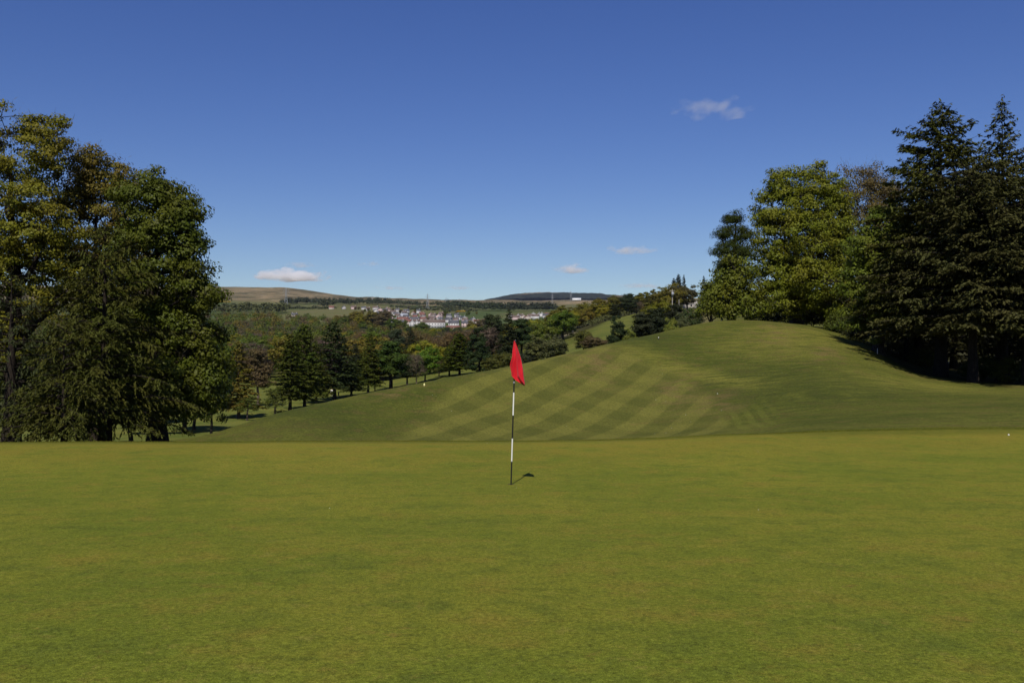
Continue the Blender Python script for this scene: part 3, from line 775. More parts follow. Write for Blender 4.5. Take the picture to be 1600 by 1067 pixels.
# undergrowth along the foot of that wood
def bush_mesh(seed, w, h, ncl, lpc, leaf):
    return broadleaf(seed, h, [(0, 0, h * 0.5, w * 0.5, w * 0.5, h * 0.5), (w * 0.25, 0.1, h * 0.38, w * 0.35, w * 0.35, h * 0.38), (-w * 0.27, -0.1, h * 0.35, w * 0.35, w * 0.3, h * 0.36)], ncl, lpc, leaf, w * 0.10, 0.07, fork=0.1, stems=2, inner=0.6, name='bush')
BUSH = [bush_mesh(60 + i, 3.6, 2.2 + 0.3 * i, 110, 42, 0.16) for i in range(3)]
under = [(1272, 104, 1.0, 'dark bush at the foot of the yellow green hilltop tree', 'dark'), (1232, 106, 0.9, 'low dark bush on the skyline of the hill beneath the big round tree', 'dark'), (1196, 106, 0.85, 'shady bush on the hill crest left of the big round tree trunk', 'dark'),
         (1318, 92, 1.0, 'light tipped bush where the grass bank meets the hilltop wood', 'mid'), (1346, 84, 0.8, 'grey green bush at the top corner of the shaded bank', 'cedar'),
         (1412, 88, 0.9, 'dark bush in the shade below the brownish fir', 'fir'), (1446, 82, 0.8, 'low bush in shade left of the ragged fir', 'fir'), (1536, 70, 0.7, 'bush with a few lit leaves beside the worn bank', 'dark'), (1576, 67, 0.62, 'leafy bush on the bank under the slim fir', 'mid'), (1616, 65, 0.6, 'bush at the right edge where the bank meets the grass', 'dark'), (1660, 63, 0.8, 'dark bush outside the right edge of the bank', 'dark')]
for i, (px, d, s, lab, c) in enumerate(under):
    plant_tree('bush', BUSH[i % 3], at(px, d), lab, 'bush', jitter(LEAFCOL[c], random.Random(i), 0.2), s, i * 1.7, 'bushes along the foot of the hilltop wood')

# ================================================================= trees down in the valley and beyond
rng = random.Random(5)
CONA = [conifer(100 + i, 20, 4.3, [4.0, 3.0, 3.5][i], 0.8, 8, 0.38, tilt=0.12, droop=0.40, tip=0.15, floor=[2.8, 1.9, 2.3][i], power=[0.62, 0.75, 0.55][i], needle=0.46, nw=0.20, dens=1.35, jag=0.34, hang=0.4, name='valley_conifer') for i in range(3)]
CONE = broadleaf(130, 13, [(0, 0, 3.6, 3.5, 3.5, 3.6), (0, 0, 6.6, 2.9, 2.9, 4.0), (.1, 0, 9.8, 1.9, 1.9, 3.2)], 150, 110, 0.36, 0.55, 0.3, fork=0.1, asp=0.4, inner=0.6, mat=M_NEEDLE, name='cypress')
PINE = [broadleaf(120 + i, 15, [(0, 0, 12.6, 1.8, 1.8, 2.0), (-1.2, .3, 10.3, 2.4, 2.2, 1.3), (1.5, -.3, 9.4, 2.4, 2.2, 1.3), (-.6, 0, 7.6, 3.0, 2.6, 1.3), (1.0, .2, 5.8, 2.9, 2.6, 1.1)], 130, 85, 0.52, 0.75, 0.32, fork=0.3, asp=0.36, inner=0.3, mat=M_NEEDLE, trunk_top=0.92, name='pine') for i in range(2)]
def round_proto(i, w, tall, ncl, lpc, leaf, tw=0, inner=0.45, fork=0.28):
    g = random.Random(200 + i)
    lob = [(0, 0, 7.2 * tall, w, w, 4.6 * tall), (0, 0, 4.6 * tall, w * .9, w * .9, 2.6 * tall)] + [(g.uniform(-.6, .6) * w, g.uniform(-.6, .6) * w, g.uniform(5.5, 10) * tall, w * g.uniform(.5, .7), w * g.uniform(.5, .7), 2.6 * tall * g.uniform(.8, 1.2)) for _ in range(5)]
    return broadleaf(200 + i, 12 * tall, lob, ncl, lpc, leaf, w * 0.17, 0.3, fork=fork, twigs=tw, inner=inner, name='round_tree')
ROUND = [round_proto(i, w, t_, 130, 85, 0.44) for i, (w, t_) in enumerate([(4.6, 1.0), (4.0, 1.1), (5.2, 0.95), (4.3, 1.05), (4.9, 1.0)])]
THIN = [round_proto(5, 4.2, 1.05, 110, 34, 0.36, 3600, 0.3), round_proto(6, 4.8, 1.0, 110, 30, 0.36, 4000, 0.3)]
SAPL = [round_proto(7, 3.4, 1.0, 60, 34, 0.36, 200, 0.2, 0.35)]
HT = {id(CONA[0]): 20, id(CONA[1]): 20, id(CONA[2]): 20, id(PINE[0]): 14.6, id(PINE[1]): 14.6}
HALF = {}
def tree_at(kind, ms, px, d, top, label, cat, col, width=None, group=None, bark=(1, 1, 1), rotz=None, dz=0.0):
    p = at(px, d, dz)
    Ht = (HORIZON - top) / FPX * d - p.z
    zs = np.empty(len(ms[1].vertices) * 3, np.float32); 
    key = ms[1].name
    if key not in HALF:
        ms[1].vertices.foreach_get('co', zs); c = zs.reshape(-1, 3)
        HALF[key] = (float(np.percentile(c[:, 2], 99.7)), float(np.percentile(np.abs(c[:, 0]), 97)))
    h0, w0 = HALF[key]
    sc = Ht / h0
    t = plant_tree(kind, ms, p, label, cat, jitter(col, rng, 0.10), sc, rng.uniform(0, 6.3) if rotz is None else rotz, group, bark)
    t.rotation_euler = (rng.gauss(0, .022), rng.gauss(0, .022), t.rotation_euler[2])
    if width:
        k = min(max(width / FPX * d / 2 / (w0 * sc), 0.55), 1.9)
        t.scale = (sc * k, sc * k, sc)
    return t
C = LEAFCOL
LC = (0.039, 0.050, 0.0125)
PALE = (2.2, 2.0, 1.8)
VALLEY = [
 ('larch_tree', CONA[1], 373, 176, 538, 'thin yellow tipped larch with a bent pale trunk right of the dark domed tree', 'larch', (0.088, 0.080, 0.020), 60, PALE),
 ('pine_tree', PINE[0], 403, 205, 545, 'brownish pine on a bare trunk behind the leaning larch', 'pine', (0.060, 0.050, 0.022), 44, PALE),
 ('sapling', SAPL[0], 386, 168, 618, 'young sapling on a dark stem below the thin larch', 'sapling', C['larch'], 34, (1, 1, 1)),
 ('young_tree', SAPL[0], 429, 176, 606, 'small spreading young tree left of the valley conifers', 'tree', (0.05, 0.072, 0.016), 40, (1, 1, 1)),
 ('conifer_tree', CONA[0], 453, 188, 526, 'broad dark conifer on a black trunk, leftmost of the valley row', 'conifer', LC, 62, (.6, .6, .6)),
 ('conifer_tree', CONA[2], 476, 199, 510, 'taller conifer second from the left in the valley row', 'conifer', (0.040, 0.056, 0.014), 56, (.6, .6, .6)),
 ('conifer_tree', CONA[1], 494, 214, 536, 'conifer on a pale grey trunk in the valley row', 'conifer', LC, 50, PALE),
 ('conifer_tree', CONA[0], 523, 226, 506, 'tall dark conifer beside the golfer in the valley', 'conifer', (0.028, 0.042, 0.012), 66, (.6, .6, .6)),
 ('conifer_tree', CONA[2], 549, 236, 566, 'short dark conifer right of the golfer', 'conifer', (0.026, 0.038, 0.012), 46, (.6, .6, .6)),
 ('conifer_tree', CONA[1], 575, 246, 524, 'slim upright conifer in the middle of the valley row', 'conifer', LC, 42, (.7, .7, .7)),
 ('birch_tree', THIN[0], 586, 250, 572, 'pale thin birch leaning beside the broad multi stemmed conifer', 'birch', (0.09, 0.08, 0.04), 26, PALE),
 ('conifer_tree', PINE[1], 611, 250, 533, 'broad spreading conifer with several black stems', 'conifer', (0.026, 0.042, 0.012), 70, (.5, .5, .5)),
 ('conifer_tree', PINE[0], 636, 262, 566, 'low dark conifer behind the broad spreading one', 'conifer', (0.022, 0.034, 0.012), 36, (.6, .6, .6)),
 ('grey_tree', THIN[1], 651, 262, 551, 'grey twiggy tree barely in leaf beside the bright green tree', 'tree', C['grey'], 34, PALE),
 ('maple_tree', ROUND[0], 664, 268, 541, 'bright green round maple above the yellow marker', 'maple', (0.060, 0.108, 0.014), 40, (.7, .7, .7)),
 ('brown_tree', THIN[0], 686, 280, 563, 'small brownish tree at the crest right of the bright maple', 'tree', C['brown'], 26, (1, 1, 1)),
 ('conifer_tree', CONA[0], 702, 276, 540, 'mid green conifer left of the pair by the dark cypress', 'conifer', (0.045, 0.062, 0.015), 32, (.6, .6, .6)),
 ('conifer_tree', CONA[2], 718, 270, 522, 'lighter green conifer with two trunks left of the dark cypress', 'conifer', (0.050, 0.070, 0.015), 44, (.6, .6, .6)),
 ('cypress_tree', CONE, 749, 262, 513, 'dense dark rounded cypress behind the striped slope', 'cypress', C['cypress'], 42, (.6, .6, .6)),
 ('conifer_tree', PINE[1], 768, 330, 492, 'dark spreading pine left of the flag top', 'pine', (0.020, 0.028, 0.011), 44, (.6, .6, .6)),
 ('conifer_tree', CONA[1], 793, 320, 486, 'tallest dark conifer straight above the red flag', 'conifer', (0.024, 0.032, 0.012), 34, (.6, .6, .6)),
 ('conifer_tree', PINE[0], 815, 325, 498, 'dark pine just right of the red flag', 'pine', (0.020, 0.034, 0.011), 40, (.6, .6, .6)),
 ('willow_tree', ROUND[1], 838, 250, 524, 'round willow with a thin trunk, left of the pair behind the striped slope', 'willow', (0.058, 0.070, 0.020), 36, (.8, .8, .8)),
 ('willow_tree', ROUND[2], 864, 246, 523, 'round greyish willow, right of the pair behind the striped slope', 'willow', (0.055, 0.062, 0.022), 40, (.8, .8, .8)),
 ('shrub', ROUND[3], 912, 258, 517, 'bushy young birch at the near end of the far fairway', 'shrub', (0.062, 0.068, 0.020), 32, (1, 1, 1)),
 ('shrub', ROUND[4], 932, 240, 525, 'brownish low shrub right of the bushy birch', 'shrub', C['brown'], 38, (1, 1, 1)),
 ('cypress_tree', CONE, 966, 150, 494, 'dark conical cypress standing just over the crest of the hill', 'cypress', (0.013, 0.022, 0.009), 34, (.6, .6, .6)),
 ('pine_tree', PINE[0], 1003, 170, 490, 'dark rounded pine right of the conical cypress', 'pine', (0.018, 0.024, 0.011), 46, (.6, .6, .6)),
 ('pine_tree', PINE[1], 1028, 180, 482, 'taller dark pine behind the crest below the yellow tree', 'pine', (0.017, 0.023, 0.010), 46, (.6, .6, .6)),
 ('pine_tree', PINE[0], 1056, 190, 476, 'black looking pine under the two pale poles', 'pine', (0.016, 0.021, 0.011), 36, (.6, .6, .6)),
 ('shrub', ROUND[1], 985, 148, 514, 'light leaved shrub on the crest beside the conical cypress', 'shrub', (0.10, 0.12, 0.03), 22, (1, 1, 1)),
 ('shrub', ROUND[0], 1047, 150, 497, 'pale green shrub on the crest under the black pine', 'shrub', (0.095, 0.115, 0.028), 22, (1, 1, 1)),
 ('shrub', ROUND[3], 1078, 160, 482, 'feathery mid green shrub on the crest', 'shrub', (0.038, 0.055, 0.018), 30, (1, 1, 1)),
 ('conifer_tree', CONA[0], 1091, 165, 478, 'small young conifer near the rails on the hilltop', 'conifer', (0.035, 0.050, 0.018), 22, (1, 1, 1)),
 ('shrub', ROUND[2], 1066, 156, 490, 'dull green shrub right of the black pine', 'shrub', (0.05, 0.06, 0.022), 24, (1, 1, 1)),
 ('laurel_bush', ROUND[4], 779, 255, 551, 'rounded olive bush below the dark pines left of the flag', 'bush', (0.058, 0.064, 0.018), 42, (1, 1, 1)),
 ('laurel_bush', ROUND[2], 822, 250, 548, 'dark grey green bush just right of the flag', 'bush', (0.030, 0.040, 0.018), 30, (1, 1, 1)),
 # trunks seen under the big left hand trees
 ('lime_tree', ROUND[0], 288, 131, 560, 'tree with a sunlit pale edge to its trunk under the domed tree', 'tree', (0.035, 0.052, 0.011), 110, (1.0, .95, .9)),
 ('lime_tree', ROUND[2], 303, 140, 566, 'tree on a brown trunk right of the pale edged one', 'tree', (0.034, 0.050, 0.012), 84, (1.2, 1.1, 1)),
 ('lime_tree', ROUND[3], 226, 128, 570, 'tree on a straight black trunk in the shade left of the pale edged one', 'tree', (0.030, 0.044, 0.012), 80, (.7, .7, .7)),
 ('lime_tree', ROUND[4], 330, 120, 560, 'dark leafed tree whose skirt hangs over the valley lawn', 'tree', (0.026, 0.040, 0.010), 60, (.7, .7, .7)),
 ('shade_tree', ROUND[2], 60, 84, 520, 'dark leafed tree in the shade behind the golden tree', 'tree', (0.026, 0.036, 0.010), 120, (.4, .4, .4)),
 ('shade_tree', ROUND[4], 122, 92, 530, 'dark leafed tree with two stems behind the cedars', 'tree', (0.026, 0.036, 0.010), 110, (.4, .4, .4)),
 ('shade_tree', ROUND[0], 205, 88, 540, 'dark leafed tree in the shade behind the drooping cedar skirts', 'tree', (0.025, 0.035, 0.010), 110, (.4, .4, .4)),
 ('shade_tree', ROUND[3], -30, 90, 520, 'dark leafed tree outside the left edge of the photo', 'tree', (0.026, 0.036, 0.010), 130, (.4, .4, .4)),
 ('lime_tree', ROUND[1], 200, 150, 580, 'slender tree far behind the cedar skirts', 'tree', (0.032, 0.046, 0.013), 60, (1, 1, 1)),
 ('lime_tree', ROUND[1], 258, 165, 590, 'small tree on a grey stem between the black trunk and the pale edged one', 'tree', (0.034, 0.048, 0.012), 46, PALE),
 # trees along the upper right skyline
 ('dark_conifer', CONA[0], 1053, 600, 436, 'left one of three black conifer tops on the right skyline', 'conifer', (0.012, 0.017, 0.010), 16, (1, 1, 1)),
 ('dark_conifer', CONA[2], 1060, 610, 430, 'tallest of three black conifer tops on the right skyline', 'conifer', (0.012, 0.017, 0.010), 14, (1, 1, 1)),
 ('dark_conifer', CONA[1], 1069, 605, 431, 'right one of three black conifer tops on the right skyline', 'conifer', (0.012, 0.017, 0.010), 10, (1, 1, 1)),
 ('dark_conifer', CONA[1], 1099, 520, 433, 'lone black conifer top left of the hilltop wood', 'conifer', (0.014, 0.02, 0.010), 14, (1, 1, 1)),
 ('oak_tree', ROUND[2], 1046, 470, 444, 'round yellow green oak under the three black conifers', 'oak', (0.088, 0.086, 0.016), 42, (1, 1, 1)),
 ('oak_tree', ROUND[0], 1074, 500, 446, 'olive brown oak right of the yellow green oak', 'oak', (0.062, 0.058, 0.018), 40, (1, 1, 1)),
 ('oak_tree', ROUND[1], 1028, 520, 452, 'olive oak left of the round yellow green oak', 'oak', (0.075, 0.072, 0.018), 30, (1, 1, 1)),
 ('oak_tree', ROUND[3], 1008, 540, 457, 'yellow green oak on the ridge left of the olive oak', 'oak', (0.082, 0.086, 0.018), 34, (1, 1, 1)),
 ('maple_tree', ROUND[4], 1026, 330, 470, 'bright yellow green maple in front of the ridge oaks', 'maple', (0.098, 0.100, 0.014), 40, (1, 1, 1)),
 ('pine_tree', PINE[1], 982, 480, 459, 'dark leaning pine on the ridge', 'pine', (0.022, 0.030, 0.014), 28, (1, 1, 1)),
 ('oak_tree', ROUND[4], 966, 520, 461, 'olive oak left of the dark leaning pine', 'oak', (0.07, 0.075, 0.02), 30, (1, 1, 1)),
 ('oak_tree', ROUND[0], 945, 540, 466, 'yellow green oak where the ridge meets the wooded hill', 'oak', (0.095, 0.098, 0.018), 34, (1, 1, 1)),
 ('oak_tree', ROUND[2], 918, 560, 471, 'bright oak left along the ridge above the long hedge', 'oak', (0.088, 0.092, 0.016), 44, (1, 1, 1)),
 ('oak_tree', ROUND[1], 890, 580, 477, 'big yellow green oak above the sand bunker', 'oak', (0.082, 0.084, 0.014), 46, (1, 1, 1)),
 ('oak_tree', ROUND[3], 872, 600, 484, 'yellow green oak at the left end of the ridge', 'oak', (0.086, 0.088, 0.015), 36, (1, 1, 1)),
 ('pine_tree', PINE[0], 960, 420, 476, 'dark round pine above the long hedge', 'pine', (0.020, 0.026, 0.012), 36, (1, 1, 1)),
]
for (kind, ms, px, d, top, lab, cat, col, wd, bk) in VALLEY:
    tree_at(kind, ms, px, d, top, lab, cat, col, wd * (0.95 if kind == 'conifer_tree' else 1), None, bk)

# the mixed wood filling the valley
CANX = [330, 350, 400, 480, 520, 560, 600, 650, 745, 770, 800, 860, 880, 940, 980, 1010, 1050, 1110]
CANY = [474, 474, 478, 482, 488, 494, 503, 511, 510, 505, 503, 494, 486, 474, 468, 466, 462, 458]
KINDS = [
 ('wood_tree', ROUND, 'mid', 'mid green tree'), ('wood_tree', ROUND, 'olive', 'olive round tree'), ('wood_tree', ROUND, 'sycamore', 'deep green tree'),
 ('wood_tree', THIN, 'brown', 'brown twiggy tree'), ('wood_tree', THIN, 'russet', 'russet tree'), ('wood_tree', ROUND, 'spring', 'bright yellowish tree'),
 ('wood_conifer', CONA, 'spruce', 'dark pointed conifer'), ('wood_pine', PINE, 'pine', 'dark rounded pine'), ('wood_tree', THIN, 'twig', 'bare greyish tree')]
ZONES = [  # px range, depth range, how many, mix, where
 ((322, 470), (330, 860), 62, [4, 3, 4.5, 1.2, .5, 1.2, 1, 1, .8], 'in the valley wood below the brown moor'),
 ((470, 600), (290, 860), 56, [4, 4, 3, 1.8, 1.5, 2.4, 1.5, 1, .8], 'in the valley wood left of the town'),
 ((600, 760), (305, 900), 60, [4, 3, 3.5, 2, .6, 2, 2, 2, 2], 'in the valley wood below the town'),
 ((760, 880), (330, 900), 40, [3, 3, 2.5, 1.8, .6, 3.4, 1.5, 2, 2], 'in the wood behind the flag'),
 ((880, 1000), (470, 760), 28, [2, 4, 2, 1, 0, 6, 0.5, 1.5, 0.5], 'in the wood along the right hand ridge'),
 ((-150, 330), (420, 860), 30, [3, 3, 3, 2, 1, 1, 1, 1, 1], 'in the wood glimpsed through the left hand clump'),
]
placed = []
WOODS = []
MARKS = [(-60, 'the photo edge'), (20, 'the shaggy conifer'), (110, 'the twin trunked cedar'), (165, 'the feathery conifer'), (250, 'the domed tree'), (345, 'the domed edge'), (373, 'the thin larch'), (403, 'the brownish pine'), (429, 'the spreading young tree'), (455, 'the leftmost valley conifer'), (494, 'the pale trunked conifer'), (522, 'the golfer'), (549, 'the short dark conifer'), (576, 'the slim upright conifer'), (611, 'the broad spreading conifer'), (636, 'the low dark conifer'), (664, 'the bright maple'), (700, 'the two trunked conifer'), (748, 'the dark cypress'), (779, 'the rounded olive bush'), (803, 'the flag'), (838, 'the left hand willow'), (866, 'the right hand willow'), (889, 'the sand bunker'), (915, 'the bushy birch'), (940, 'the long hedge'), (966, 'the conical cypress'), (1000, 'the rounded pine')]
for (pa, pb), (da, db), cnt, wts, where in ZONES:
    k = 0; tries = 0
    while k < cnt and tries < 4000:
        tries += 1
        d = math.exp(rng.uniform(math.log(da), math.log(db))); px = rng.uniform(pa, pb)
        x = (px - 800) / FPX * d
        if any((x - a) ** 2 + (d - b) ** 2 < (0.011 * max(d, b) + 2.5) ** 2 for a, b in placed): continue
        if 905 < px < 1005 and abs(px - 935 - (d - 330) * 0.42) < 38 and d < 470: continue
        kd = rng.choices(KINDS, wts)[0]
        bp = HORIZON - FPX * at(px, d).z / d
        can = float(np.interp(px, CANX, CANY)) if px > 330 else 474
        hh = rng.uniform(10, 16) * (1.15 if kd[0] != 'wood_tree' else 1)
        top = bp - hh * FPX / d
        lim = can + rng.uniform(0, 7)
        if top < lim: top = lim
        if (bp - top) * d / FPX < 4.5: continue
        placed.append((x, d)); k += 1
        wide = (bp - top) * rng.uniform(.85, 1.15) if kd[0] == 'wood_tree' else None
        rank = 'front rank' if d < 400 else 'second rank' if d < 520 else 'middle' if d < 680 else 'far side'
        mk = min(MARKS, key=lambda q_: abs(q_[0] - px))[1]
        lab_ = kd[3] + ', ' + rank + ' of the wood behind ' + mk
        o_ = tree_at(kd[0], rng.choice(kd[1]), px, d, top, lab_, 'tree', tuple(1.12 * v for v in C[kd[2]]), wide, kd[3] + 's ' + where)

        WOODS.append((px, o_))
def split_labels(items):                        # where two still read alike, say which is left and which is right
    by = {}
    for px, o in items: by.setdefault(o['label'], []).append((px, o))
    for lab, L in by.items():
        if len(L) > 1:
            L.sort(key=lambda e: e[0])
            w = {2: ['left hand', 'right hand'], 3: ['leftmost', 'central', 'rightmost']}.get(len(L), ORD[:len(L)])
            for n_, (p_, o) in zip(w, L): o['label'] = n_ + ' ' + lab
ORD = ['first', 'second', 'third', 'fourth', 'fifth', 'sixth', 'seventh', 'eighth', 'ninth', 'tenth', 'eleventh', 'twelfth', 'thirteenth', 'fourteenth', 'fifteenth', 'sixteenth', 'seventeenth', 'eighteenth', 'nineteenth', 'twentieth']
split_labels(WOODS)

def foliage_mass(name, spots, leaf, per, col, label, cat, kind=None, seed=1, mat=None):
    """many small crowns in one mesh: rows of trees or hedges too far off to tell apart"""
    g = np.random.default_rng(seed)
    Vs = []
    Ps, Ns = [], []
    for (p, rx, rz) in spots:
        d = nrm(g.normal(size=(per, 3))); d[:, 2] = np.abs(d[:, 2]) * 1.0 - 0.25 * (g.random(per) < 0.4)
        f = 0.55 + 0.45 * g.random((per, 1))
        Ps.append(np.array(p) + [0, 0, rz * 0.9] + d * f * np.array([rx, rx, rz * 1.1])); Ns.append(nrm(d + [0, 0, 0.4] + g.normal(size=(per, 3)) * 0.4))
    P = np.concatenate(Ps); N = np.concatenate(Ns)
    A = nrm(np.cross(N, g.normal(size=N.shape)))
    V, F = leaf_quads(P, A, N, leaf * g.uniform(0.7, 1.3, len(P)), leaf * 0.8)
    o = add(name, mesh_quads(name, V, F, mat or M_LEAF), color=(min(.45, col[0] * FOL * 1.04), min(.45, col[1] * FOL * .97), col[2] * FOL * (.6 if col[2] < .3 * col[1] else .95)))
    tag(o, label, cat)
    if kind: o['kind'] = kind
    return o

# the farther half of the wood reads as one canopy
g0 = random.Random(44)
for ci, (cname, nm) in enumerate([('mid', 'green'), ('olive', 'olive'), ('brown', 'brown'), ('sycamore', 'deep green')]):
    sp = []
    for k in range(330 if ci < 2 else 200):
        px = g0.uniform(-200, 900); d = g0.uniform(830, 1380 if px < 590 else 1270)
        p = at(px, d); hh = g0.uniform(9, 14)
        can = float(np.interp(px, CANX, CANY)) if px > 330 else 474
        if HORIZON - FPX * (p.z + hh) / d < can: hh = (HORIZON - can) / FPX * d - p.z
        if hh < 4: continue
        sp.append(((p.x, p.y, p.z), g0.uniform(4.5, 7.5), hh / 2))
    foliage_mass('distant_wood', sp, 1.5, 110, tuple(1.0 * v for v in C[cname]), nm + ' canopy of the far part of the valley wood', 'wood', 'stuff', 60 + ci)

# hedges by the far fairway
def hedge(a, b, h, w, n, leaf, col, label, seed):
    sp = []
    for k in range(n):
        f = k / (n - 1); px = a[0] + (b[0] - a[0]) * f; d = a[1] + (b[1] - a[1]) * f
        p = at(px, d); sp.append(((p.x, p.y, p.z), w * rng.uniform(.85, 1.2), h / 2 * rng.uniform(.85, 1.15)))
    return foliage_mass('hedge', sp, leaf, 46, col, label, 'hedge', None, seed)
hedge((918, 428), (1000, 500), 3.4, 3.0, 40, 0.7, (0.050, 0.058, 0.018), 'long clipped hedge climbing beside the far fairway', 4)
hedge((872, 452), (896, 446), 3.0, 2.5, 12, 0.7, (0.042, 0.052, 0.016), 'short hedge behind the sand bunker', 5)

# shelter belts on the far slope
def belt(pts, n, h, rx, col, label, seed, spread=90):
    sp = []
    for k in range(n):
        f = rng.random() * (len(pts) - 1); i = min(int(f), len(pts) - 2); f -= i
        px = pts[i][0] + (pts[i + 1][0] - pts[i][0]) * f; d = pts[i][1] + (pts[i + 1][1] - pts[i][1]) * f + rng.uniform(-spread, spread)
        p = at(px, d); hh = h * rng.uniform(.6, 1.25)
        sp.append(((p.x, p.y, p.z), rx * rng.uniform(.7, 1.3), hh / 2))
    return foliage_mass('distant_wood', sp, 4.2, 46, col, label, 'wood', 'stuff', seed)
belt([(440, 2750), (480, 2850), (530, 2900), (560, 2950), (612, 3000)], 150, 19, 9, (0.030, 0.040, 0.020), 'dark shelter belt of trees under the moor left of the town', 31, 60)
belt([(500, 2350), (522, 2350)], 22, 20, 9, (0.034, 0.042, 0.020), 'small dark copse below the shelter belt', 32, 40)
belt([(610, 3000), (650, 3050), (700, 3000)], 60, 16, 9, (0.045, 0.055, 0.026), 'thin line of trees under the moor above the town', 33, 60)
belt([(695, 2900), (722, 2800), (745, 2500), (775, 2350), (800, 2400)], 190, 20, 10, (0.030, 0.042, 0.018), 'dark wood on the far slope right of the town', 34, 140)
belt([(795, 2200), (830, 2300), (868, 2250)], 90, 19, 9, (0.026, 0.034, 0.018), 'dark line of trees above the right hand houses', 35, 60)
belt([(330, 1700), (380, 1700), (430, 1750), (450, 1800)], 70, 16, 8, (0.050, 0.058, 0.020), 'line of trees between the valley wood and the moor', 36, 120)
belt([(-100, 1700), (100, 1700), (330, 1700)], 120, 16, 8, (0.050, 0.058, 0.022), 'wood under the moor behind the left hand clump', 37, 200)
for k_, pts_ in enumerate([[(640, 2250), (690, 2300), (745, 2200)], [(655, 2650), (700, 2620), (735, 2500)], [(700, 2100), (705, 2450), (712, 2750)], [(430, 2100), (480, 2050), (530, 2080)], [(610, 2600), (645, 2450), (655, 2200)], [(350, 2300), (420, 2350), (450, 2250)], [(760, 2900), (800, 2850), (850, 2900)]]):
    belt(pts_, 34, 6, 5, (0.040, 0.050, 0.022), ['field hedgerow just above the town roofs', 'upper field hedgerow under the dark wood', 'hedgerow running straight up the far slope', 'hedgerow below the small copse', 'hedgerow slanting up to the thin tree line', 'hedgerow under the brown moor on the left', 'hedgerow across the moor foot by the wooded hill'][k_], 80 + k_, 6)
belt([(780, 6300), (900, 6200), (960, 6300)], 70, 26, 18, (0.024, 0.030, 0.022), 'dark plantation edge at the foot of the wooded hill', 38, 60)
for (px, d, top, c, lab) in [(455, 2250, 478, 'mid', 'round tree by itself left of the small dark copse'), (470, 2150, 483, 'brown', 'brown tree in the far pasture left of the copse'), (640, 2350, 478, 'twig', 'bare brown tree in the pasture above the town'), (663, 2500, 477, 'brown', 'lone brown tree on the slope above the town roofs'), (700, 2250, 483, 'mid', 'bushy tree at the top edge of the town'), (712, 1900, 488, 'olive', 'olive tree behind the right hand houses of the town'), (725, 2050, 487, 'spring', 'yellow gorse green tree above the right end of the town'), (745, 1900, 487, 'olive', 'wide olive tree right of the town'), (730, 1850, 489, 'mid', 'green tree touching the last houses of the town'), (602, 1500, 488, 'olive', 'olive tree standing in front of the upper houses'), (590, 1450, 490, 'mid', 'green tree at the left end of the town')]:
    tree_at('pasture_tree', rng.choice(ROUND), px, d, top, lab, 'tree', C[c])
foliage_mass('gorse', [(tuple(at(px, d)), 5, 1.5) for px, d in [(716, 2150), (720, 2152), (724, 2150), (719, 2160)]], 2.2, 40, (0.34, 0.20, 0.015), 'patch of yellow gorse in flower above the town', 'gorse', 'stuff', 51)
foliage_mass('gorse', [(tuple(at(px, d)), 7, 1.8) for px, d in [(344, 2700), (350, 2690), (358, 2700), (347, 2720), (338, 2700)]], 2.6, 40, (0.34, 0.20, 0.015), 'patch of yellow gorse in flower on the moor edge', 'gorse', 'stuff', 52)

